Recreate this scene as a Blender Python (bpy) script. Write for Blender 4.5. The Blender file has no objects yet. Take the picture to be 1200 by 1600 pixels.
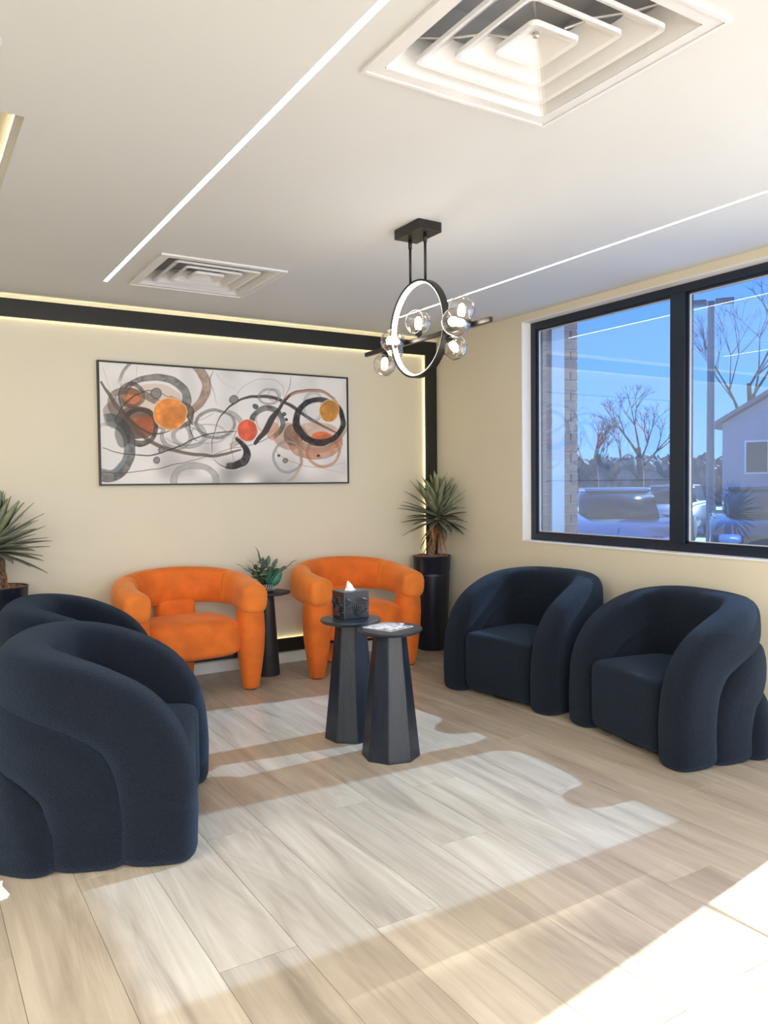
import bpy, bmesh, math, random
import numpy as np
from mathutils import Vector, Matrix
random.seed(7)
S = bpy.context.scene
C = S.collection
PI = math.pi

# ---------------------------------------------------------------- camera
yaw, pitch, roll = [math.radians(a) for a in (31.568, 2.064, -0.579)]
Fv = Vector((math.sin(yaw)*math.cos(pitch), math.cos(yaw)*math.cos(pitch), -math.sin(pitch)))
R0 = Vector((math.cos(yaw), -math.sin(yaw), 0)); U0 = R0.cross(Fv)
Rv = R0*math.cos(roll)+U0*math.sin(roll); Uv = -R0*math.sin(roll)+U0*math.cos(roll)
cd = bpy.data.cameras.new('camera'); cam = bpy.data.objects.new('camera', cd); C.objects.link(cam)
m = Matrix((Rv, Uv, -Fv)).transposed().to_4x4(); m.translation = Vector((0, 0, 1.374))
cam.matrix_world = m
cd.sensor_fit = 'VERTICAL'; cd.sensor_height = 36; cd.lens = 36*1229.1/1600; cd.clip_start = .05; cd.clip_end = 500
S.camera = cam

# ---------------------------------------------------------------- world, sun, exposure
w = bpy.data.worlds.new('sky'); S.world = w; w.use_nodes = True
nt = w.node_tree; nt.nodes.clear()
out = nt.nodes.new('ShaderNodeOutputWorld'); bg = nt.nodes.new('ShaderNodeBackground')
tc = nt.nodes.new('ShaderNodeTexCoord'); sep = nt.nodes.new('ShaderNodeSeparateXYZ'); cr = nt.nodes.new('ShaderNodeValToRGB')
nt.links.new(tc.outputs['Generated'], sep.inputs[0]); nt.links.new(sep.outputs['Z'], cr.inputs[0])
nt.links.new(cr.outputs[0], bg.inputs[0]); nt.links.new(bg.outputs[0], out.inputs[0])
e = cr.color_ramp.elements
e[0].position = 0.0; e[0].color = (.42, .58, .84, 1)
e[1].position = 1.0; e[1].color = (.07, .20, .60, 1)
x = cr.color_ramp.elements.new(.12); x.color = (.25, .46, .85, 1)
x = cr.color_ramp.elements.new(.35); x.color = (.11, .30, .76, 1)
bg.inputs[1].default_value = 2.0

def sun(name, travel, elev, energy, col, ang):
    d = Vector((travel[0], travel[1], 0)).normalized()*math.cos(elev) - Vector((0, 0, math.sin(elev)))
    l = bpy.data.lights.new(name, 'SUN'); l.energy = energy; l.color = col; l.angle = math.radians(ang)
    o = bpy.data.objects.new(name, l); C.objects.link(o); o.location = (12, 0, 12)
    o.rotation_euler = d.to_track_quat('-Z', 'Y').to_euler(); return o
sun('sun', (-1, -.154), math.radians(35), 27.0, (1, .97, .92), .6)
# added narrow spot in mid-air, standing in for much weaker reflected sunlight
_d = Vector((1, -.045, 0)).normalized()*math.cos(math.radians(35.5))+Vector((0, 0, math.sin(math.radians(35.5))))
_l = bpy.data.lights.new('reflected_sun', 'SPOT'); _l.energy = 98000; _l.color = (1, .985, .94); _l.spot_size = math.radians(6.8); _l.spot_blend = .05; _l.shadow_soft_size = .14
_o = bpy.data.objects.new('reflected_sun', _l); C.objects.link(_o); _o.location = Vector((4.04, 3.22, 1.75))+_d*22; _o.rotation_euler = (-_d).to_track_quat('-Z', 'Y').to_euler()

def area(name, loc, rot, sx, sy, power, col=(1, .975, .93)):
    l = bpy.data.lights.new(name, 'AREA'); l.shape = 'RECTANGLE'; l.size = sx; l.size_y = sy; l.energy = power; l.color = col
    o = bpy.data.objects.new(name, l); C.objects.link(o); o.location = loc; o.rotation_euler = rot; return o
# added fill for the room's even ambient: unseen ceiling areas and a cool rear area
area('ceiling_fill', (.4, -.9, 2.57), (0, 0, 0), 1.2, 1.2, 68)
area('ceiling_fill', (-1.6, 1.6, 2.57), (0, 0, 0), 1.2, 1.2, 70)
area('ceiling_fill', (2.4, -.9, 2.57), (0, 0, 0), 1.2, 1.2, 45)
area('rear_fill', (-.2, -2.9, 1.4), (math.radians(90), 0, math.radians(0)), 5.0, 2.3, 175, (.90, .95, 1))

S.view_settings.view_transform = 'Standard'; S.view_settings.look = 'None'
S.view_settings.exposure = 0.10; S.view_settings.gamma = 1; S.view_settings.use_curve_mapping = False

# ---------------------------------------------------------------- materials
def new_mat(name):
    m = bpy.data.materials.new(name); m.use_nodes = True
    n = m.node_tree; b = n.nodes['Principled BSDF']; return m, n, b
def mat(name, col, rough=.5, metal=0, noise=0, nscale=20, bump=0, bscale=60, sheen=0, spec=.5, coat=0, stretch=None, emis=None, estr=0, sheentint=None):
    m, n, b = new_mat(name)
    b.inputs['Base Color'].default_value = (*col, 1); b.inputs['Roughness'].default_value = rough
    b.inputs['Metallic'].default_value = metal; b.inputs['Specular IOR Level'].default_value = spec
    b.inputs['Coat Weight'].default_value = coat; b.inputs['Sheen Weight'].default_value = sheen
    b.inputs['Sheen Roughness'].default_value = .45
    if sheentint: b.inputs['Sheen Tint'].default_value = (*sheentint, 1)
    if emis: b.inputs['Emission Color'].default_value = (*emis, 1); b.inputs['Emission Strength'].default_value = estr
    tc = n.nodes.new('ShaderNodeTexCoord'); mp = n.nodes.new('ShaderNodeMapping')
    n.links.new(tc.outputs['Object'], mp.inputs[0])
    if stretch: mp.inputs['Scale'].default_value = stretch
    t = n.nodes.new('ShaderNodeTexNoise'); t.inputs['Scale'].default_value = nscale; t.inputs['Detail'].default_value = 4
    n.links.new(mp.outputs[0], t.inputs[0])
    r = n.nodes.new('ShaderNodeMapRange'); r.inputs['From Min'].default_value = .3; r.inputs['From Max'].default_value = .7
    r.inputs['To Min'].default_value = 1-noise; r.inputs['To Max'].default_value = 1+noise
    n.links.new(t.outputs[0], r.inputs[0])
    h = n.nodes.new('ShaderNodeHueSaturation'); h.inputs['Color'].default_value = (*col, 1)
    n.links.new(r.outputs[0], h.inputs['Value']); n.links.new(h.outputs[0], b.inputs['Base Color'])
    if bump:
        t2 = n.nodes.new('ShaderNodeTexNoise'); t2.inputs['Scale'].default_value = bscale; t2.inputs['Detail'].default_value = 3
        n.links.new(mp.outputs[0], t2.inputs[0])
        bp = n.nodes.new('ShaderNodeBump'); bp.inputs['Strength'].default_value = bump; bp.inputs['Distance'].default_value = .01
        n.links.new(t2.outputs[0], bp.inputs['Height']); n.links.new(bp.outputs[0], b.inputs['Normal'])
    return m
def emit(name, col, s): return mat(name, (.8, .8, .8), emis=col, estr=s)

M = {}
M['ceiling'] = mat('ceiling_paint', (.63, .645, .64), .8, noise=.012, nscale=2, bump=.05, bscale=250)
M['wall'] = mat('cream_wall_paint', (.72, .66, .52), .75, noise=.012, nscale=3, bump=.06, bscale=250)
M['white'] = mat('white_paint', (.82, .81, .78), .45, noise=.01)
M['reveal'] = mat('reveal_paint', (.80, .76, .68), .6, noise=.01)
M['blackframe'] = mat('black_satin_metal', (.012, .012, .010), .42, noise=.05)
M['winframe'] = mat('dark_window_metal', (.008, .016, .034), .3, noise=.05)
M['fixture'] = mat('black_fixture_metal', (.02, .017, .015), .35, metal=.3, noise=.05)
M['led'] = emit('led_line', (1, .97, .90), 9)
M['ledwarm'] = emit('warm_led_strip', (1, .86, .50), 11)
M['ledring'] = emit('ring_led', (1, .96, .88), 4.5)
M['bulb'] = emit('bulb_filament', (1, .90, .76), 55)
M['boucle'] = mat('navy_black_boucle', (.007, .0095, .0165), .95, noise=.35, nscale=150, bump=.8, bscale=240, sheen=.20, sheentint=(.30, .48, .75), spec=.2)
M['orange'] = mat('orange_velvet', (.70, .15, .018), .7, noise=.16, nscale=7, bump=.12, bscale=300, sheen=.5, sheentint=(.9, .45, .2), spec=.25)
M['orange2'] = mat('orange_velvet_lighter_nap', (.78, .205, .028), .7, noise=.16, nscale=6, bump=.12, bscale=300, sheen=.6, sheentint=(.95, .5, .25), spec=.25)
M['glide'] = mat('black_plastic', (.01, .01, .01), .5)
M['blackwood'] = mat('black_stained_wood', (.013, .019, .030), .34, noise=.3, nscale=8, bump=.15, bscale=40, stretch=(6, 6, .6), spec=.6)  # bluish base colour stands in for blue reflected on the table facets
M['blackmatte'] = mat('matte_black_wood', (.020, .020, .022), .5, noise=.2, nscale=10)
M['pot'] = mat('navy_black_planter', (.010, .014, .028), .38, noise=.1, spec=.5)
M['soil'] = mat('coir_mulch', (.36, .17, .09), .95, noise=.5, nscale=90, bump=1, bscale=120)
M['leaf'] = mat('yucca_leaf_green', (.27, .30, .19), .5, noise=.25, nscale=14, stretch=(1, 1, 1))
M['leaf2'] = mat('yucca_leaf_grey', (.20, .22, .165), .5, noise=.25, nscale=14)
M['leafy'] = mat('yucca_young_leaf', (.36, .42, .17), .5, noise=.2, nscale=14)
M['dry'] = mat('dry_leaf', (.38, .17, .075), .8, noise=.35, nscale=30)
M['bark'] = mat('yucca_bark', (.20, .14, .085), .9, noise=.5, nscale=60, bump=1, bscale=70)
M['euca'] = mat('eucalyptus_leaf', (.12, .19, .13), .5, noise=.3, nscale=30)
M['euca2'] = mat('emerald_leaf', (.05, .23, .14), .4, noise=.3, nscale=40, stretch=(1, 1, 5))
M['stem'] = mat('green_stem', (.13, .13, .06), .7, noise=.2)
M['ceramicdark'] = mat('dark_ceramic', (.035, .035, .035), .5, noise=.2, nscale=60)
M['ceramiclight'] = mat('pale_ceramic_rib', (.55, .54, .52), .5, noise=.2, nscale=60)
M['resin'] = mat('dark_resin', (.020, .024, .032), .30, noise=.15, nscale=60, spec=.6)
M['tissue'] = mat('tissue_paper', (.9, .9, .9), .9)
M['paper'] = mat('white_paper', (.85, .85, .85), .6)
M['vent'] = mat('white_vent_metal', (.70, .70, .70), .3, noise=.01)
M['duct'] = mat('grey_duct', (.62, .62, .63), .6)
M['chrome'] = mat('screw_metal', (.6, .6, .6), .3, metal=.8)
M['sealant'] = mat('pale_trim_metal', (.55, .55, .53), .5)
M['mortar'] = mat('mortar', (.42, .37, .32), .9, noise=.1, nscale=60)
M['asphalt'] = mat('pale_asphalt', (.30, .32, .35), .9, noise=.3, nscale=.6)  # paler, slightly blue grey ground tone
M['snow'] = mat('snow', (.75, .78, .82), .8, noise=.05)
M['hedge'] = mat('distant_winter_trees', (.16, .15, .14), .95, noise=.4, nscale=1.5)
M['treebark'] = mat('tree_bark', (.07, .055, .05), .9)
M['siding'] = mat('house_siding', (.42, .38, .40), .8, noise=.05, nscale=3)
M['roof'] = mat('house_roof', (.22, .19, .22), .8, noise=.1, nscale=5)
M['silver'] = mat('silver_car_paint', (.38, .40, .43), .28, metal=.6, coat=.6)
M['darkcar'] = mat('dark_car_paint', (.05, .06, .08), .25, metal=.4, coat=.8)
M['carglass'] = mat('car_glass', (.03, .04, .05), .08)
M['tyre'] = mat('tyre_rubber', (.02, .02, .02), .8)
M['headlamp'] = mat('headlamp_glass', (.8, .8, .85), .1, metal=.3)
M['polem'] = mat('grey_pole_metal', (.12, .13, .15), .5)
M['blocker_wall'] = mat('blocker_brick', (.30, .17, .12), .9, noise=.2, nscale=3)

def glass(name, tint, refl, rough=0.0, haze=False):
    m, n, b = new_mat(name); n.nodes.remove(b)
    o = n.nodes['Material Output']; tr = n.nodes.new('ShaderNodeBsdfTransparent'); gl = n.nodes.new('ShaderNodeBsdfGlossy')
    gl.inputs['Roughness'].default_value = rough
    fr = n.nodes.new('ShaderNodeFresnel')
    mu = n.nodes.new('ShaderNodeMath'); mu.operation = 'MULTIPLY'; mu.inputs[1].default_value = refl; mu.use_clamp = True
    mx = n.nodes.new('ShaderNodeMixShader'); tr.inputs[0].default_value = (*tint, 1)
    geo = n.nodes.new('ShaderNodeNewGeometry')   # thin sheet: the same reflectance from either side
    io = n.nodes.new('ShaderNodeMapRange'); io.inputs['To Min'].default_value = 1.5; io.inputs['To Max'].default_value = 1/1.5
    n.links.new(geo.outputs['Backfacing'], io.inputs[0]); n.links.new(io.outputs[0], fr.inputs['IOR'])
    n.links.new(fr.outputs[0], mu.inputs[0]); n.links.new(mu.outputs[0], mx.inputs[0])
    if haze:   # added haze: part of the light is scattered on its way through
        rf = n.nodes.new('ShaderNodeBsdfRefraction'); rf.inputs['IOR'].default_value = 1.0; rf.inputs['Roughness'].default_value = .22; rf.inputs['Color'].default_value = (*tint, 1)
        df = n.nodes.new('ShaderNodeBsdfTranslucent'); df.inputs[0].default_value = (.55, .68, .85, 1)
        m1 = n.nodes.new('ShaderNodeMixShader'); m1.inputs[0].default_value = .50; m2 = n.nodes.new('ShaderNodeMixShader'); m2.inputs[0].default_value = .03
        n.links.new(tr.outputs[0], m1.inputs[1]); n.links.new(rf.outputs[0], m1.inputs[2]); n.links.new(m1.outputs[0], m2.inputs[1]); n.links.new(df.outputs[0], m2.inputs[2])
        tr = m2
    n.links.new(tr.outputs[0], mx.inputs[1]); n.links.new(gl.outputs[0], mx.inputs[2]); n.links.new(mx.outputs[0], o.inputs[0])
    return m
M['tint'] = glass('blue_tinted_glass', (.33, .55, .88), 3.6, haze=True)
M['clear'] = glass('clear_glass', (.95, .96, .96), 1.0)
M['smoke'] = glass('smoky_globe_glass', (.84, .80, .76), 4.0)
M['clearglobe'] = glass('clear_globe_glass', (.92, .89, .85), 3.5)

def plank_mat():
    m, n, b = new_mat('oak_vinyl_plank')
    L = n.links.new
    tc = n.nodes.new('ShaderNodeTexCoord'); oi = n.nodes.new('ShaderNodeObjectInfo')
    add = n.nodes.new('ShaderNodeVectorMath'); add.operation = 'ADD'
    mul = n.nodes.new('ShaderNodeVectorMath'); mul.operation = 'SCALE'; mul.inputs['Scale'].default_value = 37
    cmb = n.nodes.new('ShaderNodeCombineXYZ')
    for i in range(3): L(oi.outputs['Random'], cmb.inputs[i])
    L(cmb.outputs[0], mul.inputs[0]); L(tc.outputs['Object'], add.inputs[0]); L(mul.outputs[0], add.inputs[1])
    mp = n.nodes.new('ShaderNodeMapping'); mp.inputs['Scale'].default_value = (6, .9, 1); L(add.outputs[0], mp.inputs[0])
    n1 = n.nodes.new('ShaderNodeTexNoise'); n1.inputs['Scale'].default_value = 1.6; n1.inputs['Detail'].default_value = 6; n1.inputs['Distortion'].default_value = 1.4; L(mp.outputs[0], n1.inputs[0])
    mp2 = n.nodes.new('ShaderNodeMapping'); mp2.inputs['Scale'].default_value = (60, 3, 1); L(add.outputs[0], mp2.inputs[0])
    n2 = n.nodes.new('ShaderNodeTexNoise'); n2.inputs['Scale'].default_value = 2.5; n2.inputs['Detail'].default_value = 5; L(mp2.outputs[0], n2.inputs[0])
    # cathedral grain
    mp3 = n.nodes.new('ShaderNodeMapping'); mp3.inputs['Scale'].default_value = (5, .7, 1); L(add.outputs[0], mp3.inputs[0])
    n3 = n.nodes.new('ShaderNodeTexNoise'); n3.inputs['Scale'].default_value = 1.1; n3.inputs['Detail'].default_value = 2; n3.inputs['Distortion'].default_value = .6; L(mp3.outputs[0], n3.inputs[0])
    ms = n.nodes.new('ShaderNodeMath'); ms.operation = 'MULTIPLY'; ms.inputs[1].default_value = 90; L(n3.outputs[0], ms.inputs[0])
    sn = n.nodes.new('ShaderNodeMath'); sn.operation = 'SINE'; L(ms.outputs[0], sn.inputs[0])
    cr = n.nodes.new('ShaderNodeValToRGB'); L(n1.outputs[0], cr.inputs[0])
    e = cr.color_ramp.elements
    e[0].position = .22; e[0].color = (.29, .235, .175, 1)
    e[1].position = .80; e[1].color = (.56, .485, .385, 1)
    k = cr.color_ramp.elements.new(.42); k.color = (.42, .345, .26, 1)
    k = cr.color_ramp.elements.new(.60); k.color = (.50, .42, .32, 1)
    mr = n.nodes.new('ShaderNodeMapRange'); mr.inputs['From Min'].default_value = .3; mr.inputs['From Max'].default_value = .7; mr.inputs['To Min'].default_value = .95; mr.inputs['To Max'].default_value = 1.04
    L(n2.outputs[0], mr.inputs[0])
    mr2 = n.nodes.new('ShaderNodeMapRange'); mr2.inputs['From Min'].default_value = -1; mr2.inputs['From Max'].default_value = 1; mr2.inputs['To Min'].default_value = .95; mr2.inputs['To Max'].default_value = 1.03
    L(sn.outputs[0], mr2.inputs[0])
    mr3 = n.nodes.new('ShaderNodeMapRange'); mr3.inputs['To Min'].default_value = .93; mr3.inputs['To Max'].default_value = 1.09; L(oi.outputs['Random'], mr3.inputs[0])
    a = n.nodes.new('ShaderNodeMath'); a.operation = 'MULTIPLY'; L(mr.outputs[0], a.inputs[0]); L(mr2.outputs[0], a.inputs[1])
    a2 = n.nodes.new('ShaderNodeMath'); a2.operation = 'MULTIPLY'; L(a.outputs[0], a2.inputs[0]); L(mr3.outputs[0], a2.inputs[1])
    h = n.nodes.new('ShaderNodeHueSaturation'); L(cr.outputs[0], h.inputs['Color']); L(a2.outputs[0], h.inputs['Value'])
    L(h.outputs[0], b.inputs['Base Color'])
    b.inputs['Roughness'].default_value = .34; b.inputs['Specular IOR Level'].default_value = .55
    bp = n.nodes.new('ShaderNodeBump'); bp.inputs['Strength'].default_value = .12; bp.inputs['Distance'].default_value = .004
    L(n2.outputs[0], bp.inputs['Height']); L(bp.outputs[0], b.inputs['Normal'])
    return m
M['plank'] = plank_mat()
M['subfloor'] = mat('dark_plank_joint', (.16, .12, .09), .8)

def brick_mat():
    m = mat('brick', (.33, .17, .12), .9, noise=.25, nscale=25, bump=.4, bscale=60); n = m.node_tree
    return m
M['brick'] = brick_mat()
def attr_mat(name):
    m, n, b = new_mat(name); a = n.nodes.new('ShaderNodeAttribute'); a.attribute_name = 'paint'
    n.links.new(a.outputs['Color'], b.inputs['Base Color']); b.inputs['Roughness'].default_value = .6; return m
M['canvas'] = attr_mat('painted_canvas')
def print_mat():
    m, n, b = new_mat('printed_page')
    tc = n.nodes.new('ShaderNodeTexCoord'); t = n.nodes.new('ShaderNodeTexNoise'); t.inputs['Scale'].default_value = 16; t.inputs['Detail'].default_value = 3; t.inputs['Distortion'].default_value = 1.2
    n.links.new(tc.outputs['Object'], t.inputs[0]); cr = n.nodes.new('ShaderNodeValToRGB'); n.links.new(t.outputs[0], cr.inputs[0])
    e = cr.color_ramp.elements; cr.color_ramp.interpolation = 'B_SPLINE'
    e[0].position = .36; e[0].color = (.10, .12, .16, 1); e[1].position = .55; e[1].color = (.80, .80, .82, 1)
    k = cr.color_ramp.elements.new(.45); k.color = (.42, .36, .34, 1)
    n.links.new(cr.outputs[0], b.inputs['Base Color']); b.inputs['Roughness'].default_value = .25; return m
M['print'] = print_mat()

# ---------------------------------------------------------------- helpers
def mesh_obj(name, bm, m, parent=None, smooth=False, loc=None):
    me = bpy.data.meshes.new(name); bm.normal_update(); bm.to_mesh(me); bm.free()
    for mm in (m if isinstance(m, (list, tuple)) else [m]): me.materials.append(mm)
    if smooth:
        for p in me.polygons: p.use_smooth = True
    o = bpy.data.objects.new(name, me); C.objects.link(o)
    if parent: o.parent = parent
    if loc is not None: o.location = loc
    return o
def fixn(bm): bmesh.ops.recalc_face_normals(bm, faces=bm.faces)
def box(bm, x0, x1, y0, y1, z0, z1, bev=0, seg=2):
    r = bmesh.ops.create_cube(bm, size=1); v = r['verts']
    bmesh.ops.scale(bm, verts=v, vec=(x1-x0, y1-y0, z1-z0)); bmesh.ops.translate(bm, verts=v, vec=((x0+x1)/2, (y0+y1)/2, (z0+z1)/2))
    if bev:
        ed = list({e for vv in v for e in vv.link_edges})
        bmesh.ops.bevel(bm, geom=ed, offset=bev, segments=seg, affect='EDGES', profile=.5)
def B(*a, **k):
    bm = bmesh.new(); box(bm, *a, **k); return bm
def boxes(lst, bev=0):
    bm = bmesh.new()
    for b in lst: box(bm, *b, bev=bev)
    return bm
def lathe(bm, prof, n=40, c=(0, 0)):
    rings = []
    for r, z in prof:
        rings.append([bm.verts.new((c[0]+r*math.cos(2*PI*i/n), c[1]+r*math.sin(2*PI*i/n), z)) for i in range(n)] if r > 1e-5 else [bm.verts.new((c[0], c[1], z))])
    for a, b in zip(rings, rings[1:]):
        for i in range(n):
            j = (i+1) % n
            if len(a) == 1 and len(b) == 1: continue
            if len(a) == 1: bm.faces.new((a[0], b[i], b[j]))
            elif len(b) == 1: bm.faces.new((a[i], b[0], a[j]))
            else: bm.faces.new((a[i], b[i], b[j], a[j]))
    fixn(bm); return bm
def sphere(bm, c, r, u=24, v=14, sc=(1, 1, 1)):
    q = bmesh.ops.create_uvsphere(bm, u_segments=u, v_segments=v, radius=r)['verts']
    bmesh.ops.scale(bm, verts=q, vec=sc); bmesh.ops.translate(bm, verts=q, vec=c)
def tube(bm, pts, rad, n=10, closed=False, cap=True):
    pts = [Vector(p) for p in pts]; N = len(pts)
    rs = rad if isinstance(rad, (list, tuple)) else [rad]*N
    rings = []; prev = None
    for i, p in enumerate(pts):
        t = (pts[(i+1) % N]-pts[i-1]) if closed else (pts[min(i+1, N-1)]-pts[max(i-1, 0)])
        t.normalize()
        if prev is None:
            a = Vector((0, 0, 1)) if abs(t.z) < .9 else Vector((1, 0, 0)); u = t.cross(a).normalized()
        else: u = (prev-t*prev.dot(t)).normalized()
        prev = u; v = t.cross(u)
        rings.append([bm.verts.new(p+(u*math.cos(2*PI*k/n)+v*math.sin(2*PI*k/n))*rs[i]) for k in range(n)])
    M_ = N if closed else N-1
    for i in range(M_):
        a, b = rings[i], rings[(i+1) % N]
        for k in range(n): bm.faces.new((a[k], a[(k+1) % n], b[(k+1) % n], b[k]))
    if cap and not closed: bm.faces.new(rings[0][::-1]); bm.faces.new(rings[-1])
    fixn(bm); return bm
def sgp(v, e): return math.copysign(abs(v)**e, v)
def superell(bm, c, a, e1, e2, nu=48, nv=24, warp=None):
    rings = []
    for j in range(nv+1):
        ph = -PI/2+PI*j/nv; cp, sp = sgp(math.cos(ph), e1), sgp(math.sin(ph), e1)
        if j in (0, nv): rings.append([Vector((0, 0, a[2]*sp))])
        else: rings.append([Vector((a[0]*cp*sgp(math.cos(2*PI*i/nu), e2), a[1]*cp*sgp(math.sin(2*PI*i/nu), e2), a[2]*sp)) for i in range(nu)])
    vs = [[bm.verts.new((warp(p) if warp else p)+Vector(c)) for p in r] for r in rings]
    for A_, B_ in zip(vs, vs[1:]):
        for i in range(nu):
            j = (i+1) % nu
            if len(A_) == 1: bm.faces.new((A_[0], B_[j], B_[i]))
            elif len(B_) == 1: bm.faces.new((A_[i], A_[j], B_[0]))
            else: bm.faces.new((A_[i], A_[j], B_[j], B_[i]))
    fixn(bm); return bm
def catmull(P, n=8):
    P = [Vector(p) for p in P]; out = []
    Q = [P[0]*2-P[1]]+P+[P[-1]*2-P[-2]]
    for i in range(1, len(Q)-2):
        for k in range(n):
            t = k/n; a, b, c, d = Q[i-1], Q[i], Q[i+1], Q[i+2]
            out.append(.5*((2*b)+(c-a)*t+(2*a-5*b+4*c-d)*t*t+(3*b-a-3*c+d)*t**3))
    out.append(P[-1]); return out
def sweep(bm, pts, side, ra, rb, ex=2.6, n=28, capn=6, capk=.9, ends=(True, True)):
    """roll with a superelliptic section; side(p, t) = lateral unit vector, ra lateral, rb across; rounded ends"""
    N = len(pts); ra = ra if isinstance(ra, list) else [ra]*N; rb = rb if isinstance(rb, list) else [rb]*N
    rings = []
    def ring(p, s, b, A, Bq): return [bm.verts.new(p+s*(A*sgp(math.cos(2*PI*k/n), 2/ex))+b*(Bq*sgp(math.sin(2*PI*k/n), 2/ex))) for k in range(n)]
    fr = []
    for i, p in enumerate(pts):
        t = (pts[min(i+1, N-1)]-pts[max(i-1, 0)]).normalized(); s = side(p, t); s = (s-t*s.dot(t)).normalized(); fr.append((t, s, t.cross(s)))
    def cap(i, sg):
        t, s, b = fr[i]; A, Bq = ra[i], rb[i]; d = min(A, Bq)*capk; o = []
        for k in range(1, capn+1):
            th = PI/2*k/capn*.93; f = 1-(1-math.cos(th))*min(A, Bq)/max(A, Bq) if False else math.cos(th)**.6
            o.append(ring(pts[i]+t*sg*d*math.sin(th), s, b, A-min(A, Bq)*(1-f)*.9, Bq-min(A, Bq)*(1-f)*.9))
        return o
    if ends[0]: rings += cap(0, -1)[::-1]
    for i in range(N): rings.append(ring(pts[i], fr[i][1], fr[i][2], ra[i], rb[i]))
    if ends[1]: rings += cap(N-1, 1)
    for A_, B_ in zip(rings, rings[1:]):
        for k in range(n): bm.faces.new((A_[k], A_[(k+1) % n], B_[(k+1) % n], B_[k]))
    bm.faces.new(rings[0][::-1]); bm.faces.new(rings[-1]); fixn(bm); return bm
def thing(name, label, cat, loc=(0, 0, 0), rz=0, group=None):
    o = bpy.data.objects.new(name, None); C.objects.link(o); o.empty_display_size = .1
    o.location = loc; o.rotation_euler = (0, 0, rz); o['label'] = label; o['category'] = cat
    if group: o['group'] = group
    return o
def struct(o, label=None):
    o['kind'] = 'structure'
    if label: o['label'] = label
    return o
def struct_empty(name, label=None):
    o = bpy.data.objects.new(name, None); C.objects.link(o); return struct(o, label)
def copy_tree(o, parent=None):
    c = o.copy(); C.objects.link(c)
    if parent: c.parent = parent
    for ch in list(o.children): copy_tree(ch, c)
    return c

# ================================================================ THE ROOM
D, W, H = 5.54, 3.92, 2.6
XL, YB = -3.4, -3.1
# floor: subfloor and planks
fl = struct(mesh_obj('floor', B(XL, W+.09, YB, D+.02, -.12, -.006), M['subfloor']), 'oak look plank floor of the lounge')
PW = .243
bmp = bmesh.new(); box(bmp, .0006, PW-.0006, 0, 1, -.006, 0, bev=.0007, seg=1)
mep = bpy.data.meshes.new('plank'); bmp.to_mesh(mep); bmp.free(); mep.materials.append(M['plank'])
PL = 1.62
ends = {3: 2.10, 4: 2.92, 6: 2.915, 0: 2.5, 1: 3.3, 2: 2.86, 5: 2.05, 7: 2.40, 8: 2.93, 9: 1.75, 10: 2.55, 11: 3.2}
rp = random.Random(3)
for c in range(-3, 17):
    base = ends.get(c, rp.uniform(2, 3.5)); y = base - PL*math.ceil((base-.2)/PL)
    while y < D:
        y1 = min(y+PL, D); 
        x0 = c*PW
        if y1-y > .03 and x0 < W:
            o = bpy.data.objects.new('plank', mep); C.objects.link(o); o.parent = fl
            wx = min(1, (W+.0-x0)/PW)
            o.location = (x0, y+.0011, 0); o.scale = (wx, (y1-y)-.0022, 1)
        y = y1
# far part of the floor behind the camera, not in view
o = mesh_obj('plank', boxes([(XL, -3*PW, YB, D, -.006, 0), (-3*PW, W, YB, .0, -.006, 0)]), M['plank'], fl); o['kind'] = 'stuff'; o.name = 'plank_field'

# walls
wb = struct(mesh_obj('wall_back', B(XL-.1, W+.3, D, D+.12, -.12, 3.0), M['wall']))
struct(mesh_obj('wall_left', B(XL-.12, XL, YB, D, -.12, 3.0), M['wall']))
struct(mesh_obj('wall_front', B(XL-.1, W+.3, YB-.12, YB, -.12, 3.0), M['wall']))
w1 = (2.0, 4.424, .94, 2.55); w2 = (-1.9, 1.93, .05, 2.55)
TW = .09   # inner leaf of the wall
struct(mesh_obj('wall_right', boxes([(W, W+TW, w1[1], D, -.12, 3), (W, W+TW, w1[0], w1[1], -.12, w1[2]), (W, W+TW, w2[1], w1[1], w1[3], 3),
    (W, W+TW, w2[1], w1[0], -.12, w1[3]), (W, W+TW, w2[0], w2[1], w2[3], 3), (W, W+TW, YB, w2[0], -.12, 3), (W, W+TW, w2[0], w2[1], -.12, w2[2])]), M['wall']))
# painted lining of the window opening
struct(mesh_obj('trim_1', boxes([(W-.002, W+.082, w1[1]-.006, w1[1], w1[2], w1[3]), (W-.002, W+.082, w1[0], w1[1], w1[3]-.006, w1[3]),
    (W-.006, W+.082, w1[0]-.01, w1[1]+.01, w1[2]-.004, w1[2]+.006), (W-.002, W+.082, w1[0], w1[0]+.006, w1[2], w1[3])]), M['white'], None), 'white painted lining of the window opening')
# baseboards
struct(mesh_obj('baseboard_back', B(XL, W, D-.014, D, 0, .083, bev=.004), M['white']))
struct(mesh_obj('baseboard_right', B(W-.014, W, w2[1]+.1, D-.014, 0, .083, bev=.004), M['white']))

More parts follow.
